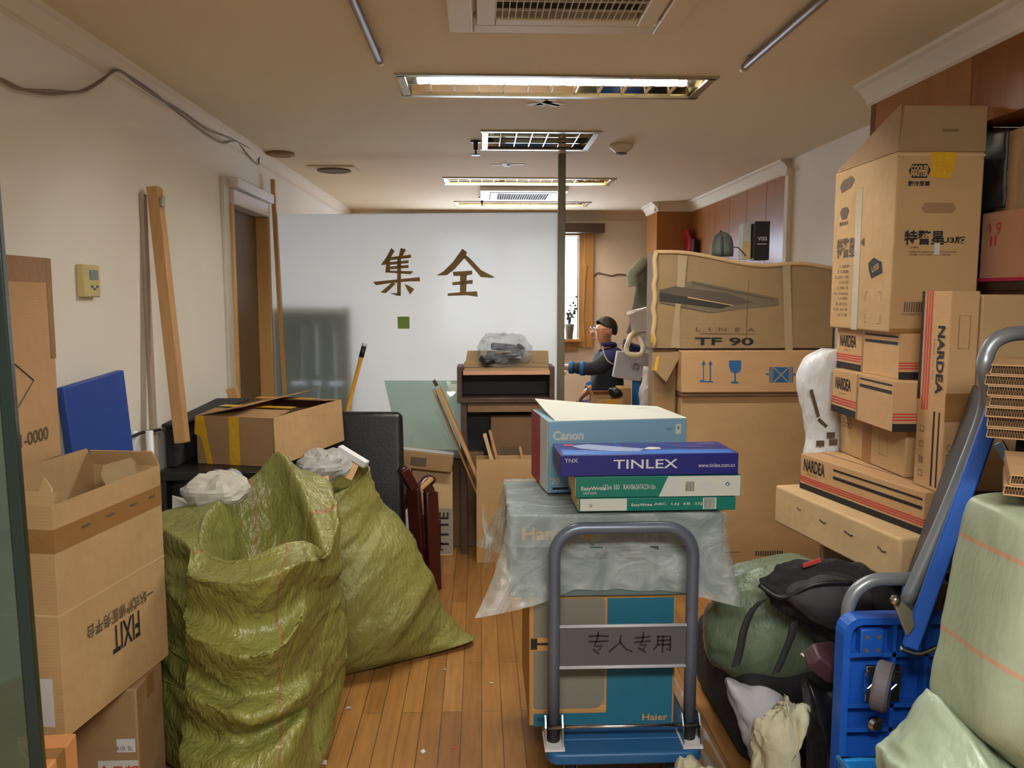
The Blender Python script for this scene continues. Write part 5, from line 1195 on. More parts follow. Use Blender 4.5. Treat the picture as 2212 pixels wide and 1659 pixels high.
# the narrow stack of flooring cartons
red_l = ink_red
def nardea_l(v0=0.0): return [('rect', 'L', 0, .0, 1, .16, ink, 'black_stripe'), ('rect', 'L', 0, .22, 1, .25, red_l, 'red_stripe'), ('rect', 'L', 0, .28, 1, .31, red_l, 'red_stripe'), ('rect', 'L', 0, .34, 1, .37, red_l, 'red_stripe'),
    ('rect', 'F', 0, .0, 1, .16, ink, 'black_stripe'), ('rect', 'F', 0, .22, 1, .25, red_l, 'red_stripe'), ('rect', 'F', 0, .28, 1, .31, red_l, 'red_stripe'), ('rect', 'F', 0, .34, 1, .37, red_l, 'red_stripe')]
def serif(body): return body
G = 'cartons stacked along the right wall'
zb = at(1940, 1265, 2.30).z
p_f = at(1675, 1121, 3.0)
def side_box(name, label, pn_, pf_, z, hgt, wd, mat, items, **k):
    """carton whose long left side runs from pn_ (near corner) to pf_ (far corner) seen from above"""
    dx, dy = pf_[0] - pn_[0], pf_[1] - pn_[1]
    return carton(name, label, (pn_[0], pn_[1], z), (wd, math.hypot(dx, dy), hgt), mat, math.atan2(-dx, dy), (-.5, -.5), items, G, **k)
def xy(px, py, Y): v = at(px, py, Y); return (v.x, v.y)
Z0, Z1, Z2, Z3, Z4, Z5 = .674, .816, .946, 1.105, 1.260, 1.405
side_box('long_carton', 'longest plain pale carton with torn staple marks at the bottom of the right stack', xy(1944, 1200, 2.30), xy(1674, 1080, 3.0), Z0, Z1 - Z0 - .001, .24, card_pale,
    [('lines', 'L', [[(.22, .66), (.24, .62), (.25, .64)]], .006, ink_soft, 'staple_tear'), ('lines', 'L', [[(.42, .62), (.45, .58), (.47, .60)]], .006, ink_soft, 'staple_tear'), ('lines', 'L', [[(.62, .62), (.66, .58), (.68, .60)]], .007, ink_soft, 'staple_tear'), ('lines', 'L', [[(.86, .62), (.89, .56), (.91, .58)]], .007, ink_soft, 'staple_tear'), ('lines', 'F', [[(.35, .25), (.45, .85)], [(.45, .25), (.3, .6)]], .01, ink_red, 'red_print')], bevel=.008)
side_box('flooring_carton', 'long striped carton with black brand lettering lying on the plain pale carton', xy(1996, 1110, 2.33), xy(1729, 1015, 2.95), Z1, Z2 - Z1 - .001, .16, card_warm,
    nardea_l() + [('txt', 'L', 'NARDEA', .135, .72, .125, .045, ink, 0, .02), ('txt', 'L', 'New my life', .12, .47, .06, .01, ink_soft), ('rect', 'L', .31, .58, .985, .66, ink, 'black_stripe'), ('rect', 'L', .31, .80, .985, .85, ink, 'black_stripe')], bevel=.003)
side_box('plain_carton', 'plain kraft carton with small rectangle mark, fourth up in the right stack', xy(1956, 980, 2.52), xy(1814, 940, 2.98), Z2, Z3 - Z2 - .001, .22, card,
    [('txt', 'L', '囗个囗', .12, .86, .07, .022, ink_soft, 0, .01), ('txt', 'L', '囗◇囗', .12, .68, .07, .022, ink_soft, 0, .01), ('lines', 'L', [[(.64, .30), (.76, .30), (.76, .72), (.64, .72), (.64, .30)]], .0015, ink_soft, 'mark_frame'), ('rect', 'L', .38, 0, .52, 1, tape_b, 'packing_tape')])
def small_nardea(label, pn_, pf_, z0_, z1_):
    return side_box('flooring_carton', label, pn_, pf_, z0_, z1_ - z0_ - .001, .2, card_warm, nardea_l() + [('txt', 'L', 'NARDEA', .20, .70, .13, .042, ink, 0, .02), ('txt', 'L', 'New my life', .2, .48, .05, .009, ink_soft), ('rect', 'L', .46, -.0, .99, 1, card_warm, 'taped_flap', .002), ('rect', 'L', .49, .74, .97, .81, ink, 'black_stripe', .0026), ('rect', 'L', .49, .90, .97, .94, ink, 'black_stripe', .0026),
        ('txt', 'L', '▼ ♀ 囗 目', .77, .33, .12, .025, ink_soft), ('txt', 'F', 'NARDEA', .8, .66, .13, .045, ink, 0, .03), ('rect', 'L', .44, 0, .47, 1, tape_b, 'packing_tape', .0024)], bevel=.003)
small_nardea('lower of the two short striped cartons in the right stack', xy(1932, 870, 2.46), xy(1797, 850, 2.94), Z3, Z4)
small_nardea('upper of the two short striped cartons, right under the tall computer case carton', xy(1945, 770, 2.53), xy(1807, 765, 3.0), Z4, Z5)
# tall case carton with open top flap
pc, pf = xy(1931, 520, 2.55), xy(1799, 520, 3.02)
CH = at(1935, 326, 2.55).z - Z5
ctop = [('txt', 'F', 'COOLER', .29, .925, .06, .016, ink, 0, .03), ('txt', 'F', 'MASTER', .29, .895, .06, .016, ink, 0, .03)]
dark = ink
COO = carton('computer_case_carton', 'tallest carton of the right stack, with raised top flap and piece of yellow tape', (pc[0], pc[1], Z5), (.272, math.hypot(pf[0] - pc[0], pf[1] - pc[1]), CH), card, math.atan2(-(pf[0] - pc[0]), pf[1] - pc[1]), (-.5, -.5),
  [('poly', 'F', [(.13, .895), (.17, .93), (.34, .93), (.38, .895), (.34, .855), (.17, .855)], ink, 'emblem_hexagon'), ('txt', 'F', 'COOLER', .255, .907, .055, .018, card, 0, .05), ('txt', 'F', 'MASTER', .255, .878, .055, .018, card, 0, .05),
   ('txt', 'F', '酷冷至尊', .255, .825, .068, .016, ink, 0, .03), ('poly', 'F', [(.38, .995), (.66, .995), (.64, .90), (.61, .85), (.38, .86)], tape_y, 'yellow_tape', .0016),
   ('poly', 'F', [(.30, .69), (.34, .72), (.66, .72), (.70, .69), (.66, .665), (.34, .665)], card_dull, 'hand_hole'), ('txt', 'F', '特警星', .345, .53, .125, .045, ink, 0, .025), ('txt', 'F', 'U3版', .69, .517, .075, .022, ink, 0, .03),
   ('txt', 'F', '(特)', .24, .475, .025, .008, ink_soft), ('txt', 'F', '1600030 000(V06 CM CN)3000', .45, .45, .15, .007, ink_soft), ('txt', 'F', '(4080 CN U80 6000 0008)', .42, .435, .13, .007, ink_soft), ('rect', 'F', .465, .435, .53, .50, white_p, 'white_sticker', .0024),
   ('lines', 'F', [[(.16 + i * .028, .12), (.16 + i * .028, .17)] for i in range(9)], .004, ink_soft, 'barcode'), ('txt', 'F', 'DOUBLE EC 30', .27, .105, .08, .007, ink_soft), ('rect', 'F', 0, 0, 1, .025, tape_b, 'packing_tape'), ('rect', 'F', .0, .975, 1, .985, card_pale, 'fold_line'),
   ('poly', 'L', [(.10, .90), (.15, .935), (.3, .95), (.36, .92), (.3, .88), (.14, .86)], ink_soft, 'emblem_smudge'), ('poly', 'L', [(.12, .74), (.16, .765), (.24, .765), (.28, .74), (.24, .69), (.16, .69)], ink_soft, 'emblem_hexagon'), ('txt', 'L', '酷冷至尊', .2, .665, .07, .014, ink_soft, 0, .02), ('txt', 'L', '特警星', .25, .51, .15, .07, ink_soft, 0, .02), ('txt', 'L', '◂', .53, .53, .03, .03, ink_soft),
   ('rect', 'L', .40, .0, .50, .86, tape_g, 'clear_tape'), ('poly', 'L', [(.64, .40), (.72, .43), (.84, .40), (.86, .34), (.70, .31), (.66, .35)], ink, 'black_badge'), ('txt', 'L', 'USB', .755, .37, .05, .02, card, 15, .02), ('lines', 'L', [[(.62, .18), (.62, .23), (.66, .23)], [(.82, .23), (.86, .23), (.86, .18)], [(.86, .1), (.86, .05), (.82, .05)], [(.66, .05), (.62, .05), (.62, .1)]], .002, ink_soft, 'mark_frame')]
   + [('txt', 'L', ['1 30.0', '2 USB', '3 CPU 145', '11 Lit/240', '5 Mb 2', '6 rom', '11.0 GPU', '8 ATX', '13 x 4', 'A 1 30'][i], .24 - .02 * (i % 3), .395 - i * .034, .075 + .02 * (i % 3), .010, ink_soft) for i in range(10)], bevel=.006, seam=False)
w_, d_ = .272, math.hypot(pf[0] - pc[0], pf[1] - pc[1])
MB().slab([(-w_/2, -d_/2, CH), (w_/2, -d_/2, CH), (w_/2 - .004, -d_/2 - .004, CH + .135), (-w_/2 + .012, -d_/2 - .004, CH + .135)], .004, (0, -1, 0)).build('flap', card_grey, COO)
put_text('COOLER', COO, ink_soft, V3(.02, -d_/2 - .006, CH + .062), (1, 0, 0), (0, 0, 1), .05, .007, .01)
MB().slab([(-w_/2, -d_/2, CH), (-w_/2, -d_/2, CH + .14), (-w_/2 + .02, d_/2 - .02, CH + .03), (-w_/2, d_/2, CH)], .004, (-1, 0, 0)).build('flap', card_dull, COO)
# standing cartons in front of the stack
VA0 = at(2040, 1048, 2.31)
sc_items = [('rect', 'L', 0, .0, .12, 1, ink, 'black_stripe')]
zb_v = Z2 - .0
pnv, pfv = xy(2046, 800, 2.31), xy(1985, 800, 2.45)
side_box('flooring_carton', 'striped carton standing on end with vertical brand lettering beside the case carton', pnv, pfv, Z2, 1.535 - Z2, .088, card_warm,
  [('rect', 'L', .0, .45, .09, 1, ink, 'black_stripe'), ('rect', 'L', .17, .40, .21, 1, red_l, 'red_stripe'), ('rect', 'L', .26, .40, .30, 1, red_l, 'red_stripe'), ('rect', 'L', .35, .40, .39, 1, red_l, 'red_stripe'), ('txt', 'L', 'NARDEA', .76, .66, .20, .034, ink, -90, .03), ('txt', 'L', 'New my life', .52, .66, .12, .008, ink_soft, -90),
   ('rect', 'L', .62, .02, .67, .40, ink, 'black_stripe'), ('rect', 'L', .80, .02, .84, .40, ink, 'black_stripe'), ('rect', 'F', .0, .36, 1, .50, tape_b, 'packing_tape'), ('txt', 'L', '囗', .25, .30, .02, .02, ink_soft), ('txt', 'L', '囗', .25, .22, .02, .02, ink_soft), ('txt', 'L', '目', .25, .14, .02, .02, ink_soft), ('txt', 'L', '囗', .25, .07, .02, .02, ink_soft),
   ('lines', 'F', [[(.32, .72), (.70, .72), (.70, .88), (.32, .88), (.32, .72)]], .0015, ink_soft, 'mark_frame'), ('txt', 'F', '囗囗囗目◇', .2, .14, .13, .018, ink_soft, 90), ('txt', 'F', '0.5mmx120mmx15mm', .72, .20, .13, .008, ink_soft, 90)], bevel=.003, seam=False)
carton('plain_carton', 'plain upright carton behind the loop of the grey handle at the right edge', (pnv[0] + .100, pnv[1] + .015, Z2), (.145, .28, 1.525 - Z2), card, 0, (-.5, -.5), [], G, seam=False)
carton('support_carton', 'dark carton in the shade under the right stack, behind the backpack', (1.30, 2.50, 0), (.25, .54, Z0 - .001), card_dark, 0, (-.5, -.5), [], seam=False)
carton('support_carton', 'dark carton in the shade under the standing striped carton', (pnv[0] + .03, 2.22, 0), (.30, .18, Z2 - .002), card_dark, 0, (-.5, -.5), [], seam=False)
# white plastic bag
t = thing('plastic_bag', 'crinkled white plastic bag with black print hanging between the tall cartons and the striped ones', 'bag', (1.2, 3.05, .82))
prof = [((1760, 1046), (1812, 1052)), ((1742, 985), (1812, 1000)), ((1748, 930), (1812, 960)), ((1742, 890), (1812, 920)), ((1735, 850), (1812, 880)), ((1728, 815), (1812, 840)), ((1733, 785), (1812, 800)), ((1752, 764), (1812, 770)), ((1778, 752), (1810, 756))]
rings = []
for (a, b) in prof:
    L_, R_ = at(*a, 3.05), at(*b, 3.05); L_.z = R_.z = (L_.z + R_.z) / 2; m_ = (L_ + R_) / 2; hw_ = (R_.x - L_.x) / 2
    rings.append([m_ + V3(math.cos(2*PI*k/10) * hw_, math.sin(2*PI*k/10) * .055, 0) for k in range(10)])
g = crease(loft(rings, 60, 50), .014, 9, 12, (1, 1, .7), fade=lambda q: min(1, 6 * q, 6 * (1 - q)))
MB().grid(g, True, True, True).build('bag_body', bagwhite, t, world=True, smooth=True)
for (a, b, c_, d_) in ((1752, 842, 1768, 900), (1768, 905, 1786, 922)):
    fr0, fr1 = at(a, b, 2.985), at(c_, d_, 2.99)
    MB().beam(fr0, fr1, .012, .002, (0, 1, 0)).build('printed_mark', ink_soft, t, world=True)
for i, (a, b) in enumerate(((1795, 940), (1800, 955), (1772, 958))): q = at(a, b, 2.98); MB().box(q, (.03, .002, .022)).build('printed_mark', ink_soft, t, world=True)

# ------------------------------------------------------------------ soft bags built from an outline with real depth
def pillow(outline, Y, tf, tb, nu=90, nv=26, amp=.02, freq=7, seed=1, dirs=(1, 1, 1), power=2.0, tilt=0.0, uvf=None, floor=True):
    P = [at(a, b, Y + tilt * (b - 1400) / 100) for a, b in outline]
    P = spline(P, nu, True); c = sum(P, Vector()) / len(P); rows = []
    for i in range(nv + 1):
        s_ = -1 + 2 * i / nv; k = max(0.0, 1 - abs(s_) ** power) ** (1 / power)
        k = max(k, .02); y = -(s_) * (tf if s_ > 0 else tb)
        rows.append([c + (p - c) * k + V3(0, y, 0) for p in P])
    g = crease(rows, amp, freq, seed, dirs, fade=lambda q: min(1, 5 * q, 5 * (1 - q)))
    g2 = crease(g, amp * .35, freq * 2.7, seed + 5, dirs, fade=lambda q: min(1, 5 * q, 5 * (1 - q)))
    if floor:
        for row in g2:
            for p in row: p.z = max(p.z, .006)
    mb = MB().grid(g2, True, True, True)
    if uvf:
        for i, p in enumerate(mb.v): mb.uv[i] = uvf(p)
    return mb
# green sack with the backpack on it
t = thing('green_sack', 'bulging dark green sack under the black backpack at the right of the trolley', 'sack', (1.0, 2.7, .3))
pillow([(1512,1395),(1524,1335),(1556,1268),(1600,1224),(1665,1204),(1760,1200),(1830,1290),(1822,1410),(1750,1466),(1695,1492),(1640,1490),(1572,1464),(1526,1436)], 2.66, .16, .26, amp=.022, freq=5, seed=31, dirs=(.5, 1, 1.6)).build('sack_body', moss, t, world=True, smooth=True)
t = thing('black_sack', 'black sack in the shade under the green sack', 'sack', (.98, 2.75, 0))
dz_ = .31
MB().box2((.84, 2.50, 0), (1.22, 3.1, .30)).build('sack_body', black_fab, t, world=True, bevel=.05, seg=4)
t = thing('backpack', 'black backpack with loose straps lying on the green sack', 'backpack', (.98, 2.36, .5))
pillow([(1628,1262),(1660,1226),(1715,1202),(1780,1196),(1860,1214),(1945,1262),(1990,1340),(1940,1420),(1870,1436),(1800,1408),(1735,1366),(1668,1318)], 2.40, .085, .07, amp=.026, freq=8, seed=17, dirs=(.6, 1, 1.8)).build('pack_body', black_fab, t, world=True, smooth=True)
pillow([(1690,1290),(1740,1245),(1830,1245),(1890,1290),(1880,1350),(1820,1372),(1750,1345)], 2.30, .05, .06, amp=.012, freq=9, seed=5).build('front_pocket', pbr('dark_grey_nylon', (50, 47, 50), .7, var=.15, vscale=20), t, world=True, smooth=True)
for pts in ([(1648,1298),(1625,1320),(1608,1360),(1600,1400),(1590,1440)], [(1715,1345),(1710,1375),(1700,1400),(1688,1430),(1675,1456)]):
    P = spline([at(a, b, 2.36 - .0004 * (b - 1300)) for a, b in pts], 16); mb = MB(); vs = []
    for p in P: vs += [p + V3(-.012, 0, -.004), p + V3(.012, 0, .004), p + V3(.012, .005, .004), p + V3(-.012, .005, -.004)]
    mb.add(vs, [f for i in range(len(P) - 1) for f in ((4*i, 4*i+1, 4*i+5, 4*i+4), (4*i+2, 4*i+3, 4*i+7, 4*i+6), (4*i+1, 4*i+2, 4*i+6, 4*i+5), (4*i+3, 4*i, 4*i+4, 4*i+7))]); mb.build('strap', black_fab, t, world=True, smooth=True)
MB().tube(spline([at(1640,1262,2.33), at(1690,1290,2.30), at(1760,1262,2.27), at(1840,1258,2.27)], 18), .009, 8).build('zip_piping', black_pl, t, world=True, smooth=True)
MB().beam(at(1735,1222,2.34), at(1772,1210,2.36), .012, .004, (0, 1, 0)).build('red_trim', ink_red, t, world=True)
t = thing('white_bundle', 'grey white bundle wedged under the green sack on the floor', 'bundle', (.85, 2.42, 0))
pillow([(1563,1468),(1620,1480),(1690,1500),(1712,1570),(1690,1680),(1640,1690),(1600,1590)], 2.40, .06, .09, amp=.012, freq=8, seed=3).build('bundle_body', pbr('off_white_cloth', (176, 172, 176), .8, var=.1), t, world=True, smooth=True)
t = thing('rag', 'dirty pale cloth twisted into a knot on the floor right of the trolley', 'cloth', (.75, 2.1, 0))
pillow([(1602,1585),(1622,1548),(1655,1520),(1690,1488),(1728,1505),(1757,1532),(1738,1565),(1748,1640),(1760,1830),(1640,1860),(1618,1700)], 2.08, .07, .08, amp=.045, freq=8, seed=40, dirs=(1.6, 1, .5)).build('cloth', ragm, t, world=True, smooth=True)
t = thing('rag', 'end of a dirty pale cloth in front of the right corner of the trolley deck', 'cloth', (.55, 2.15, 0))
pillow([(1456,1640),(1482,1627),(1512,1640),(1545,1660),(1600,1672),(1620,1790),(1500,1800),(1452,1720)], 2.16, .05, .05, amp=.02, freq=12, seed=44, dirs=(1.4, 1, .6)).build('cloth', ragm, t, world=True, smooth=True)
t = thing('maroon_bag', 'dark maroon paper bag corner in front of the black sack', 'bag', (.85, 2.1, .3))
MB().slab([at(1730,1412,2.12), at(1772,1408,2.2), at(1826,1450,2.2), at(1826,1484,2.1), at(1782,1476,2.06), at(1742,1442,2.06)], .05).build('bag_body', pbr('dark_maroon', (66, 38, 44), .5, var=.15), t, world=True, bevel=.008)
MB().slab([at(1728,1412,2.11), at(1770,1407,2.19), at(1764,1416,2.18), at(1738,1420,2.10)], .004).build('pale_edge', white_p, t, world=True)
t = thing('black_sack', 'black plastic sack under the maroon bag beside the upright blue trolley', 'sack', (.9, 2.1, 0))
pillow([(1738,1462),(1780,1482),(1812,1492),(1815,1620),(1815,1840),(1760,1850),(1752,1650),(1752,1560)], 2.16, .06, .10, amp=.012, freq=9, seed=9).build('sack_body', black_pl, t, world=True, smooth=True)
t = thing('plastic_strip', 'strip of clear plastic film lying on the floor right of the trolley', 'plastic', (.72, 2.8, 0))
MB().grid(crease([[V3(.70 + .07 * u + .02 * v, 3.15 - .75 * v, .012 + .01 * math.sin(6 * u)) for u in [i / 6 for i in range(7)]] for v in [i / 24 for i in range(25)]], .008, 12, 3, wrap=False)).build('film', film_bag, t, world=True, smooth=True)

# upright trolley showing its underside
SY = 1.97
x0 = at(1820, 1450, SY).x; zt = at(1850, 1336, SY).z; sx1 = x0 + .44
t = thing('upright_trolley', 'bright blue plastic trolley standing on end with its ribbed underside and caster showing', 'trolley', (x0 + .22, SY, 0))
rim = MB()
def rrect(x0, x1, z0, z1, r):
    p = []
    for cx, cz, a in ((x1 - r, z0 + r, -90), (x1 - r, z1 - r, 0), (x0 + r, z1 - r, 90), (x0 + r, z0 + r, 180)): p += [(cx + r * math.cos(R(a + q * 18)), cz + r * math.sin(R(a + q * 18))) for q in range(6)]
    return p
oz0 = .0
po, pi_ = rrect(x0, sx1, oz0, zt, .045), rrect(x0 + .018, sx1 - .018, oz0 + .018, zt - .018, .032); n = len(po)
vs = [V3(a, SY, b) for a, b in po] + [V3(a, SY, b) for a, b in pi_] + [V3(a, SY + .05, b) for a, b in po] + [V3(a, SY + .05, b) for a, b in pi_]
rim.add(vs, [f for i in range(n) for f in ((i, (i+1) % n, n + (i+1) % n, n + i), (2*n + i, 3*n + i, 3*n + (i+1) % n, 2*n + (i+1) % n), (i, 2*n + i, 2*n + (i+1) % n, (i+1) % n), (n + i, n + (i+1) % n, 3*n + (i+1) % n, 3*n + i))])
rim.build('rim', blue_pl, t, world=True, smooth=False)
MB().slab([V3(a, SY + .036, b) for a, b in pi_], .012, (0, -1, 0)).build('deck', blue_pl, t, world=True)
for z in (zt - .10, zt - .235, zt - .30, zt - .42, zt - .56): MB().box2((x0 + .016, SY + .006, z - .006), (sx1 - .016, SY + .036, z + .006)).build('rib', blue_pl, t, world=True)
for x in (x0 + .135, x0 + .22, x0 + .31): MB().box2((x - .005, SY + .006, .018), (x + .005, SY + .036, zt - .018)).build('rib', blue_pl, t, world=True)
bz = MB().box2((x0 + .045, SY + .002, zt - .105), (x0 + .105, SY + .03, zt - .03)); bz.build('hinge_pad', blue_pl, t, world=True, bevel=.004)
for a, b in ((.06, .05), (.09, .05), (.06, .085), (.09, .085)): MB().tube([V3(x0 + a, SY + .0, zt - b), V3(x0 + a, SY + .004, zt - b)], .006, 10).build('rivet', rubber, t, world=True)
wc = at(1906, 1482, SY - .085); pc_ = V3(x0 + .105, SY, zt - .175)
MB().box2((pc_.x - .045, SY - .004, pc_.z - .045), (pc_.x + .045, SY + .006, pc_.z + .05)).build('caster_plate', chrome, t, world=True, bevel=.002)
ax = V3(.80, -.55, -.1).normalized()
fk = MB()
for s_ in (-1, 1):
    o_ = ax * (s_ * .022); fk.slab([pc_ + o_ + V3(-.025, 0, .035), pc_ + o_ + V3(.03, 0, .03), wc + o_ + V3(.012, 0, .012), wc + o_ + V3(-.014, 0, -.014), pc_ + o_ + V3(-.03, -.01, -.03)], .003, ax * s_)
fko = fk.build('caster', chrome, t, world=True)
MB().lathe([(.030, -.013), (.056, -.019), (.061, -.013), (.061, .013), (.056, .019), (.030, .013)], wc, ax, 28).build('caster_wheel', rubber, fko, world=True)
MB().lathe([(.008, -.02), (.028, -.016), (.028, .016), (.008, .02)], wc, ax, 20).build('wheel_hub', blue_pl, fko, world=True)
MB().lathe([(.018, 0), (.02, -.012), (.012, -.02)], pc_ + V3(-.02, -.004, -.10), (0, 1, 0), 14).build('brake_knob', chrome, t, world=True)
hx = at(1836, 1290, SY + .06); zt2 = at(1880, 1254, SY + .06).z; rr = .085
MB().tube([V3(hx.x, SY + .068, .12), V3(hx.x, SY + .068, zt2 - rr)] + arc((hx.x + rr, SY + .068, zt2 - rr), rr, PI, PI / 2, 8, (1, 0, 0), (0, 0, 1)) + arc((sx1 - .03 - rr, SY + .068, zt2 - rr), rr, PI / 2, 0, 8, (1, 0, 0), (0, 0, 1)) + [V3(sx1 - .03, SY + .068, .12)], .0175, 14).build('handle', steel_g, t, world=True, smooth=True)

# big trolley leaning to the right, seen along the edge of its deck
BY = 1.86
A_, B_ = at(1958, 1392, BY), at(2142, 872, BY)
t = thing('leaning_trolley', 'large flat trolley tipped up against the right stack, blue edge and black deck', 'trolley', (A_.x, BY, A_.z))
wd_ = V3(.42, .84, .0).normalized() * .46; ln_ = (B_ - A_).normalized(); nr_ = wd_.cross(ln_).normalized()
if nr_.x > 0: nr_ = -nr_
B2 = B_
MB().slab([A_, B2, B2 + wd_, A_ + wd_], .03, nr_).build('deck', black_pl, t, world=True, bevel=.004)
MB().beam(A_ - nr_ * .008 - wd_ * .02, B2 - nr_ * .008 - wd_ * .02, .036, .024, wd_).build('edge_trim', blue_pl, t, world=True, bevel=.004)
MB().beam(A_ - nr_ * .018 + wd_ * .02 - ln_ * .01, A_ - nr_ * .018 + wd_ * 1.0 - ln_ * .01, .034, .024, ln_).build('edge_trim', blue_pl, t, world=True, bevel=.004)
hp = [at(1958, 1300, BY + .06), at(2026, 1150, BY + .06), at(2084, 1010, BY + .05), at(2130, 880, BY + .03), at(2127, 800, BY + .0)]
hp += [at(2130, 770, BY), at(2142, 744, BY), at(2166, 727, BY), at(2200, 720, BY + .01), at(2290, 717, BY + .06), at(2330, 725, BY + .1), at(2350, 760, BY + .12), at(2350, 900, BY + .14)]
MB().tube(spline(hp, 60), .0175, 14).build('handle', steel_g, t, world=True, smooth=True)
MB().slab([at(1926, 1300, BY - .015), at(1940, 1290, BY - .015), at(1968, 1318, BY - .015), at(1972, 1350, BY - .015), at(1955, 1372, BY - .015)], .012).build('hinge_bracket', alu, t, world=True, bevel=.003)
MB().tube([at(1934, 1296, BY - .04), at(1934, 1296, BY + .03)], .012, 12).build('hinge_pin', chrome, t, world=True, smooth=True)
MB().tube(spline([at(1944, 1400, BY - .01), at(1985, 1412, BY - .02), at(2025, 1398, BY - .02)], 12), .006, 8).build('hinge_rod', chrome, t, world=True, smooth=True)
for px, py in ((2056, 1250), (2060, 1275), (2052, 1300)): MB().lathe([(.012, -.01), (.012, .01)], at(px, py, BY + .0), (0, 1, 0), 12).build('bolt', chrome, t, world=True)
MB().slab([at(2150, 960, 1.75), at(2168, 950, 1.72), at(2206, 1020, 1.70), at(2192, 1030, 1.72)], .006).build('caster_fork', chrome, t, world=True, bevel=.001)
MB().lathe([(.03, -.014), (.05, -.012), (.05, .012), (.03, .014)], at(2222, 988, 1.74), (.7, -.7, .1), 24).build('caster_wheel', blue_pl, t, world=True)
MB().lathe([(.05, -.016), (.056, -.014), (.056, .014), (.05, .016)], at(2222, 988, 1.74), (.7, -.7, .1), 24).build('caster_tyre', black_pl, t, world=True)

# corrugated boards
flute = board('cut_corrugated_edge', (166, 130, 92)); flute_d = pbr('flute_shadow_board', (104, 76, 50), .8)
def cboard(label, x0, Y, z, th, sk=0.0, group='corrugated boards piled at the right edge'):
    t = thing('corrugated_board', label, 'cardboard', (x0, Y, z), R(sk), group); W, D = .34, .26
    MB().box((W/2, D/2, th * .06), (W, D, th * .12)).build('liner', flute, t); MB().box((W/2, D/2, th * .94), (W, D, th * .12)).build('liner', flute, t)
    mb = MB(); n = 150; vs = []
    for i in range(n + 1):
        x = W * i / n; zz = th * (.5 + .36 * (1 if i % 2 else -1))
        vs += [V3(x, -.001 if True else 0, zz), V3(x, D * .98, zz)]
    mb.add(vs, [(2*i, 2*i+1, 2*i+3, 2*i+2) for i in range(n)]); mb.build('fluting', flute, t, solid=.0022)
    MB().box((W/2, D/2 + .006, th/2), (W * .98, D - .01, th * .72)).build('flute_shade', flute_d, t)  # dark fill paints the shadow inside the hollow flutes
cz_ = at(2150, 945, 1.62).z; ct_ = at(2150, 786, 1.62).z; n = 7; th_ = (ct_ - cz_) / n
ords = ['bottom', 'second lowest', 'third lowest', 'middle', 'third highest', 'second highest', 'top']
for i in range(n): cboard(f'{ords[i]} board of the thick corrugated pile before the grey handle loop', at(2136, 860, 1.62).x - .006 * (i / n) + .004 * math.sin(i * 2.3), 1.62 + .004 * math.sin(i * 1.7), cz_ + i * th_ + .0004, th_ - .001, -34 + 1.5 * math.sin(i))
# sage bale and bag
def uv_bale(p): return (p.x * 2, ((p.z - .55) + .42 * (p.x - .85)) / .7)
BL = 1.50
t = thing('woven_bale', 'large sage green woven bale with red lines at the right edge', 'bale', (1.0, BL + .1, .5))
bo = [(2100,1072),(2140,1064),(2212,1058),(2330,1054),(2520,1060),(2560,1120),(2560,1300),(2540,1600),(2500,1720),(2300,1720),(2195,1655),(2110,1592),(2036,1535),(2014,1495),(2022,1420),(2046,1300),(2068,1190),(2084,1105)]
bl = pillow(bo, BL, .20, .03, nu=160, nv=30, amp=.006, freq=5, seed=61, power=4.5, uvf=uv_bale, floor=False)
bl.build('bale_body', sage, t, world=True, smooth=True)
bt_ = at(2180, 1060, BL - .02).z
for i in range(2): cboard(['lower', 'upper'][i] + ' of two stray corrugated boards on top of the sage bale', at(2160 + 12 * i, 1060, 1.41).x, 1.40, bt_ + .012 + i * .019, .018, -33 + 2 * i)
carton('dark_crate', 'dark crate holding up the corrugated pile, in the shade behind the bale', (at(2250, 960, 1.70).x, 1.66, .002), (.2, .10, cz_ - .003), black_pl, 0, (-.5, -.5), [], seam=False)
t = thing('woven_bag', 'sage green woven bag under the bale at the lower right corner', 'bag', (.95, 1.35, 0))
pillow([(1880,1622),(1905,1588),(1935,1560),(1968,1506),(2002,1474),(2040,1500),(2110,1560),(2200,1640),(2300,1720),(2500,1760),(2600,2300),(1900,2350),(1880,1900),(1890,1720)], 1.50, .20, .05, nu=130, nv=28, amp=.016, freq=6, seed=71, power=2.6).build('bag_body', sack_mat('sage_plain_weave', (142, 152, 128), stripes=(), crinkle=.16), t, world=True, smooth=True)
q = at(1812, 1638, 1.86)
t = thing('blue_tray', 'bright blue plastic tray corner at the bottom edge beside the woven bag', 'tray', (q.x + .05, 1.78, 0))
bb = pbr('azure_plastic', (34, 124, 196), .35, var=.05)
zt_ = q.z
mb = MB(); 
for a, b in (((q.x, 1.70, .0), (q.x + .012, 1.86, zt_)), ((q.x + .10, 1.70, 0), (q.x + .112, 1.86, zt_)), ((q.x, 1.70, 0), (q.x + .112, 1.712, zt_)), ((q.x, 1.85, 0), (q.x + .112, 1.862, zt_)), ((q.x, 1.70, 0), (q.x + .112, 1.86, .012))): mb.box2(a, b)
mb.build('tray_body', bb, t, world=True, bevel=.003)
mb = MB(); mb.tube([V3(q.x, 1.70, zt_), V3(q.x + .112, 1.70, zt_), V3(q.x + .112, 1.862, zt_), V3(q.x, 1.862, zt_)], .007, 8, True); mb.build('tray_rim', bb, t, world=True, smooth=True)

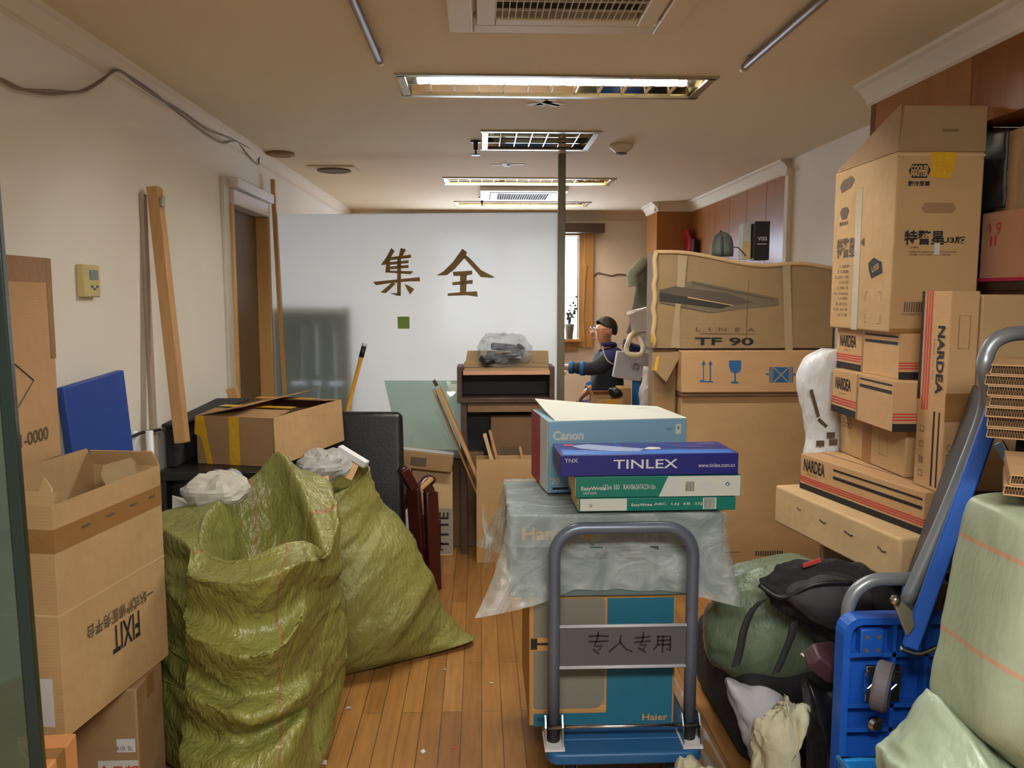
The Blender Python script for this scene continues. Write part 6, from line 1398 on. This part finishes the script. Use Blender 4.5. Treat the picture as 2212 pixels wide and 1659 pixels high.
# ================================================================== FAR ROOM: the seated person and the things around
def q2(a, b, Y): return at(1180 + a * .27726, 440 + b * .27726, Y)
def skinned(name, nodes, edges, mat, parent, sub=2):
    """one continuous surface grown on a skeleton; nodes = [(point, radius_x, radius_y)]"""
    T = TF[parent.name].inverted()
    me = bpy.data.meshes.new(name); me.from_pydata([tuple(T @ Vector(p[0])) for p in nodes], edges, []); me.materials.append(mat)
    ob = bpy.data.objects.new(name, me); COL.objects.link(ob); ob.parent = parent; TF[ob.name] = TF[parent.name]
    m = ob.modifiers.new('skin', 'SKIN'); m.use_smooth_shade = True
    if not me.skin_vertices: 
        bm = bmesh.new(); bm.from_mesh(me); bm.verts.layers.skin.verify(); bm.to_mesh(me); bm.free()
    for i, nd in enumerate(nodes):
        sv = me.skin_vertices[0].data[i]; sv.radius = (nd[1], nd[2] if len(nd) > 2 else nd[1]); sv.use_root = (i == 0)
    s_ = ob.modifiers.new('sub', 'SUBSURF'); s_.levels = sub; s_.render_levels = sub
    return ob
PY = 6.8
hip = q2(470, 1690, PY); waist = q2(468, 1520, PY); chest = q2(490, 1300, PY); nb = q2(482, 1150, PY); nk = q2(462, 1085, PY)
hd0, hd1, hd2 = q2(446, 1050, PY), q2(452, 985, PY), q2(462, 935, PY)
sh1 = q2(500, 1205, PY - .16); el1 = q2(372, 1292, PY - .20); wr1 = q2(170, 1275, PY - .12); h1 = q2(140, 1268, PY - .11)
sh2 = q2(450, 1200, PY + .17); el2 = q2(400, 1400, PY + .16); wr2 = q2(340, 1440, PY - .02); h2 = q2(308, 1480, PY - .05)
kn1 = q2(230, 1580, PY - .12); kn2 = q2(230, 1590, PY + .14); an1 = V3(kn1.x + .04, kn1.y, .10); an2 = V3(kn2.x + .08, kn2.y, .10)
t = thing('person', 'person in a navy and charcoal jacket with glasses seated sideways by the far window', 'person', (hip.x, hip.y, 0))
nodes = [(hip, .13, .15), (waist, .12, .14), (chest, .14, .16), (nb, .075, .08), (nk, .05, .05), (hd0, .072, .066), (hd1, .098, .082), (hd2, .092, .082),
         (sh1, .055), (el1, .042), (wr1, .028), (h1, .026, .016), (sh2, .055), (el2, .042), (wr2, .028), (h2, .034, .018),
         (hip + V3(-.05, -.1, 0), .095), (kn1, .065), (an1, .042), (an1 + V3(-.14, 0, -.06), .035), (hip + V3(-.05, .1, 0), .095), (kn2, .065), (an2, .042), (an2 + V3(-.14, 0, -.06), .035)]
E_ = [(0,1),(1,2),(2,3),(3,4),(4,5),(5,6),(6,7),(2,8),(8,9),(9,10),(10,11),(2,12),(12,13),(13,14),(14,15),(0,16),(16,17),(17,18),(18,19),(0,20),(20,21),(21,22),(22,23)]
def fingers(hi, base, dirn, spread, down):
    for k in range(4):
        off = spread * (k - 1.5) * .019; a = base + dirn * .035 + off; L = (.034, .040, .038, .030)[k]
        i0 = len(nodes); nodes.append((a, .0095)); nodes.append((a + dirn * L + down * .008, .0085)); nodes.append((a + dirn * (L * 1.6) + down * .03, .007)); E_.extend([(hi, i0), (i0, i0 + 1), (i0 + 1, i0 + 2)])
    i0 = len(nodes); a = base + spread * .03 - dirn * .005; nodes.append((a, .010)); nodes.append((a + dirn * .03 + spread * .018, .008)); E_.extend([(hi, i0), (i0, i0 + 1)])
fingers(11, h1, V3(-1, 0, -.1).normalized(), V3(0, 1, .1), V3(0, 0, -1)); fingers(15, h2, V3(-.75, -.2, -.62).normalized(), V3(-.3, -.9, .25).normalized(), V3(.1, 0, -1))
skinned('body', nodes, E_, skin, t)
face = V3(-1, -.25, -.05).normalized(); sd = V3(.25, -1, 0).normalized()
hc = hd1
fx = lambda f, s_, u: hc + face * f * 1.14 + sd * s_ * 1.12 + V3(0, 0, u * 1.15)
nz = MB(); nz.tube([fx(.075, 0, .012), fx(.092, 0, -.008), fx(.103, 0, -.026), fx(.082, 0, -.034)], [.008, .010, .013, .008], 10); nz.build('nose', skin, t, world=True, smooth=True)
MB().lathe([(.006, -.004), (.024, 0), (.030, .004), (.022, .009), (.008, .010)], fx(-.005, .074, -.004), sd, 14).build('ear', skin, t, world=True, smooth=True)
MB().tube([fx(.078, -.022, -.058), fx(.086, 0, -.056), fx(.078, .022, -.058)], [.004, .006, .004], 8).build('mouth', pbr('lips', (160, 88, 78), .5), t, world=True, smooth=True)
gm = pbr('thin_metal_frame', (210, 200, 190), .2, metal=1)
for s_ in (-.032, .032):
    MB().tube(arc(fx(.092, s_, .010), .021, 0, 2 * PI, 18, sd, (0, 0, 1))[:-1], .0025, 6, True).build('glasses_rim', gm, t, world=True, smooth=True)
    MB().lathe([(.009, -.003), (.010, .002), (.004, .006)], fx(.072, s_, .010), face, 12).build('eye', black_pl, t, world=True, smooth=True)
    MB().tube([fx(.088, s_ * .9 - .014, .031), fx(.086, s_ * 1.15 + .014, .032)], .0035, 6).build('eyebrow', hair_m, t, world=True, smooth=True)
MB().tube([fx(.092, .05, .012), fx(.0, .086, .012)], .0025, 6).build('glasses_temple', gm, t, world=True, smooth=True)
g = []
fa = math.atan2(face.y, face.x)
for i in range(13):
    row = []
    for j in range(32):
        q = 2 * PI * j / 32; cf = math.cos(q)
        tmax = R(44 + 80 * (.5 - .5 * cf) ** .8)
        th = tmax * i / 12; dv3 = (face * math.cos(q) * 1.08 + sd * math.sin(q) * .93) * math.sin(th) + V3(0, 0, math.cos(th) * 1.1)
        row.append(hc + V3(.010, 0, .010) + dv3 * (.0925 + .004 * math.sin(q * 9) * (i / 12)))
    g.append(row)
MB().grid(crease(g, .003, 40, 2), True, True).build('hair', hair_m, t, world=True, smooth=True, solid=.006)
e_ = .018
jn = [(waist + V3(0, 0, -.06), .16, .18), (waist, .155, .175), (chest, .165, .19), (nb + V3(.005, 0, -.02), .095, .11), (sh1, .082), (sh1.lerp(el1, .5), .07), (el1, .064), (wr1.lerp(el1, .08), .046), (sh2, .082), (sh2.lerp(el2, .5), .07), (el2, .064), (wr2.lerp(el2, .08), .046)]
jk = skinned('jacket', jn, [(0,1),(1,2),(2,3),(2,4),(4,5),(5,6),(6,7),(2,8),(8,9),(9,10),(10,11)], charc, t)
yn = [(chest + V3(.01, 0, .06), .168, .195), (nb + V3(.01, 0, .0), .11, .125), (sh1 + V3(.01, 0, .01), .09), (sh1.lerp(el1, .42), .079), (sh2 + V3(.01, 0, .01), .09), (sh2.lerp(el2, .4), .079)]
skinned('jacket_yoke', yn, [(0,1),(0,2),(2,3),(0,4),(4,5)], navy, jk)
for f in (.42, .86): 
    a = el1.lerp(wr1, f); d_ = (wr1 - el1).normalized(); MB().tube([a - d_ * .016, a + d_ * .016], .066 - .018 * f, 14).build('sleeve_stripe', sky_cloth, jk, world=True, smooth=True)
a = el2.lerp(wr2, .75); d_ = (wr2 - el2).normalized(); MB().tube([a - d_ * .03, a + d_ * .02], .056, 14).build('sleeve_stripe', sky_cloth, jk, world=True, smooth=True)
MB().tube(spline([q2(440, 1110, PY - .2), q2(450, 1170, PY - .23), q2(480, 1225, PY - .255), q2(520, 1250, PY - .24)], 16), .006, 8).build('white_piping', white_p, jk, world=True, smooth=True)
MB().tube(spline([q2(430, 1100, PY - .1), q2(490, 1095, PY - .11), q2(530, 1100, PY - .05), q2(520, 1110, PY + .08), q2(450, 1110, PY + .1)], 20), .022, 10).build('collar', navy, jk, world=True, smooth=True)
tn = [(hip + V3(0, 0, .04), .155, .175), (hip + V3(-.08, -.1, 0), .115), (kn1, .085), (an1 + V3(0, 0, .03), .062), (hip + V3(-.08, .1, 0), .115), (kn2, .085), (an2 + V3(0, 0, .03), .062)]
skinned('trousers', tn, [(0,1),(1,2),(2,3),(0,4),(4,5),(5,6)], denim, t)
for a in (an1, an2): MB().slab([(a.x + .05, a.y - .045, .002), (a.x + .05, a.y + .045, .002), (a.x - .17, a.y + .045, .002), (a.x - .21, a.y, .002), (a.x - .17, a.y - .045, .002)], .075, (0, 0, -1)).build('shoe', black_pl, t, world=True, bevel=.015)
# chair of the person
t = thing('desk_chair', 'office chair of the seated person with grey back', 'chair', (hip.x + .05, PY, 0))
sz = hip.z - .16
MB().box((0, 0, sz - .035), (.44, .46, .07)).build('seat', black_fab, t, bevel=.025, seg=3)
cb = q2(575, 1130, PY + .02)
MB().slab([V3(.24, -.2, sz + .05), V3(.24, .2, sz + .05), V3(.33, .19, 1.22), V3(.33, -.19, 1.22)], .04).build('backrest', greycloth, t, bevel=.02)
MB().tube([(0, 0, .08), (0, 0, sz - .06)], .028, 12).build('column', black_pl, t)
for k in range(5): MB().beam((0, 0, .09), (.27 * math.cos(k * 1.2566), .27 * math.sin(k * 1.2566), .05), .04, .03).build('leg', black_pl, t)
for k in range(5): MB().lathe([(.025, -.02), (.025, .02)], (.27 * math.cos(k * 1.2566), .27 * math.sin(k * 1.2566), .026), (math.sin(k), math.cos(k), 0), 12).build('caster', black_pl, t)
# desk at which the person works
tz = q2(140, 1300, 6.55).z
t = thing('office_desk', 'pale wooden desk edge beside the partition post in the far room', 'desk', (.2, 6.9, 0))
dk = pbr('light_beech', (206, 170, 112), .45, var=.12, vscale=6, stretch=(1, 5, 5))
dx1 = q2(150, 1300, 6.5).x
MB().box2((-.7, 6.45, tz - .03), (dx1, 7.3, tz)).build('desk_top', dk, t, world=True, bevel=.003)
for y in (6.47, 7.24): MB().box2((dx1 - .06, y, 0), (dx1 - .02, y + .04, tz - .03)).build('leg', dk, t, world=True)
MB().box2((-.69, 6.5, 0), (-.65, 7.25, tz - .03)).build('leg', dk, t, world=True)
# cable on the back wall
t = thing('wall_cable', 'drooping dark cable along the far wall right of the window', 'cable', q2(500, 555, YB - .02))
MB().tube(spline([q2(a, b, YB - .012) for a, b in ((325, 580), (365, 570), (400, 540), (450, 548), (510, 560), (570, 548), (640, 560), (700, 565), (760, 560))], 40), .007, 8).build('cable_run', cab, t, world=True, smooth=True)
t = thing('window_cable', 'thin cable hanging beside the far window frame', 'cable', q2(300, 800, YB - .06))
MB().tube(spline([q2(a, b, YB - .055) for a, b in ((318, 480), (305, 600), (298, 760), (290, 880), (300, 1000), (305, 1100))], 30), .004, 6).build('cable_run', cab, t, world=True, smooth=True)
# coat hanging at the pillar
t = thing('hanging_coat', 'grey green coat hanging from the wooden pillar near the window', 'coat', q2(760, 420, 6.9))
def sheetpx(pts_l, pts_r, Y, amp, seed, nu=16, nv=40, dpt=.05):
    L_ = spline([q2(a, b, Y) for a, b in pts_l], nv); R_ = spline([q2(a, b, Y) for a, b in pts_r], nv)
    return crease([[L_[i].lerp(R_[i], j / nu) + V3(0, -dpt * math.sin(PI * j / nu), 0) for j in range(nu + 1)] for i in range(nv + 1)], amp, 7, seed, (2, 1, .4), wrap=False)
MB().grid(sheetpx([(790, 395), (730, 480), (700, 600), (680, 760), (650, 900), (625, 1010)], [(850, 395), (860, 500), (860, 620), (860, 800), (860, 900), (860, 1000)], 6.9, .03, 4)).build('coat_body', greycloth, t, world=True, smooth=True, solid=.03)
MB().tube(spline([q2(760, 450, 6.84), q2(705, 520, 6.8), q2(672, 560, 6.78), q2(685, 640, 6.78)], 20), [.05] * 21, 12).build('sleeve', pbr('grey_green_sleeve', (126, 132, 118), .9, var=.15), t, world=True, smooth=True)
# white tub, hose, bags, cartons
def wslab(pts, Y, th, mat, nm, par, dy=None): return MB().slab([q2(a, b, Y + (dy[i] if dy else 0)) for i, (a, b) in enumerate(pts)], th).build(nm, mat, par, world=True, bevel=.004)
c = q2(740, 900, 6.2)
t = thing('white_tub', 'white plastic tub tipped on the pile of things beside the hood carton', 'tub', c)
w1 = [q2(640, 855, 6.1), q2(850, 795, 6.1), q2(850, 800, 6.4), q2(650, 850, 6.4)]; w0 = [q2(672, 1005, 6.15), q2(850, 985, 6.15), q2(850, 985, 6.36), q2(676, 1000, 6.36)]
mb = MB(); mb.add(w1 + w0, [(0, 4, 5, 1), (1, 5, 6, 2), (2, 6, 7, 3), (3, 7, 4, 0), (4, 7, 6, 5)]); mb.build('tub_body', white_pl, t, world=True, solid=.008)
MB().tube(w1, .016, 8, True).build('tub_rim', white_pl, t, world=True, smooth=True)
t = thing('hose', 'loop of cream coloured hose hanging in front of the white tub', 'hose', q2(690, 1100, 6.05))
MB().tube(spline([q2(a, b, 6.05 + d) for a, b, d in ((700, 1010, .1), (665, 1025, .04), (640, 1080, 0), (625, 1130, 0), (640, 1172, -.02), (700, 1185, -.03), (745, 1165, -.02), (755, 1120, 0), (730, 1060, .05), (690, 1030, .1))], 50), .02, 10).build('hose_tube', pbr('cream_hose', (214, 206, 178), .4, var=.05), t, world=True, smooth=True)
t = thing('clear_bag', 'cloudy clear bag hanging below the white tub', 'bag', q2(770, 1060, 6.2))
def lump(par, nm, outline, Y, tf, tb, mat, amp=.015, freq=8, seed=2, conv=q2):
    P = spline([conv(a, b, Y) for a, b in outline], 60, True); c = sum(P, Vector()) / len(P); rows = []
    for i in range(19):
        s_ = -1 + 2 * i / 18; k = max(.02, math.sqrt(max(0, 1 - s_ * s_))); rows.append([c + (p - c) * k + V3(0, -s_ * (tf if s_ > 0 else tb), 0) for p in P])
    MB().grid(crease(rows, amp, freq, seed), True, True, True).build(nm, mat, par, world=True, smooth=True)
lump(t, 'bag_body', [(700, 1000), (830, 985), (840, 1100), (800, 1140), (740, 1120)], 6.22, .08, .06, film_bag)
t = thing('carrier_bag', 'grey carrier bag with a black recycling sign behind the seated person', 'bag', q2(660, 1250, 6.3))
wslab([(545, 1145), (800, 1165), (800, 1240), (720, 1380), (510, 1345)], 6.28, .06, pbr('pale_grey_paper', (186, 186, 196), .7, var=.05), 'bag_body', t)
cc = q2(697, 1272, 6.212)
put_text('♻', t, ink, cc, (1, 0, 0), (0, 0, 1), .062, .062, .0, 'recycling_symbol', .004, True)
put_text('卡', t, ink_red, q2(697, 1202, 6.212), (1, 0, 0), (0, 0, 1), .022, .026, .0, 'lettering', .004, True)
t = thing('hanging_bag', 'white plastic bag hanging beside the narrow tall carton', 'bag', q2(780, 1400, 6.0))
lump(t, 'bag_body', [(760, 1258), (810, 1268), (836, 1330), (832, 1500), (820, 1600), (735, 1620), (722, 1500), (735, 1380), (745, 1290)], 6.0, .09, .07, bagwhite)
t = thing('navy_jacket', 'navy jacket slung over the chair behind the seated person', 'jacket', q2(680, 1110, 6.55))
lump(t, 'cloth', [(600, 1050), (660, 1070), (745, 1110), (760, 1150), (690, 1165), (600, 1130)], 6.5, .07, .06, navy, .012)
t = thing('blue_bin', 'bright blue plastic bin edge between the carton and the white bag', 'bin', q2(715, 1500, 6.3))
qb = q2(705, 1370, 6.3); MB().box2((qb.x, 6.28, 0), (qb.x + .22, 6.5, qb.z)).build('bin_body', bb, t, world=True, bevel=.01)
MB().box2((qb.x - .008, 6.27, qb.z - .02), (qb.x + .23, 6.51, qb.z)).build('bin_rim', bb, t, world=True, bevel=.006)
a_, b_ = q2(388, 1525, 5.9), q2(600, 1525, 5.9)
open_carton('cardboard_box', 'open carton with yellow tape and black items, in front of the seated person', (a_.x, 5.9, 0), (b_.x - a_.x, .3, a_.z), card_warm, 0, (-.5, -.5), [('rect', 'F', .4, .8, .75, 1, tape_y, 'yellow_tape')], {'L': (.09, 30, .1), 'B': (.07, -60, .05)})
t = thing('black_tool', 'black tangle of gadgets lying in the open carton near the seated person', 'tool', q2(540, 1460, 6.05))
lump(t, 'tool_body', [(485, 1440), (530, 1425), (590, 1450), (596, 1500), (540, 1520), (495, 1500)], 6.03, .06, .05, black_pl, .012, 14)
a_, b_ = q2(612, 1452, 6.12), q2(704, 1452, 6.12)
carton('cardboard_box', 'closed carton between the open carton and the white hanging bag', (a_.x - .02, 6.24, 0), (b_.x - a_.x + .0, .2, a_.z), card, 0, (-.5, -.5), [])
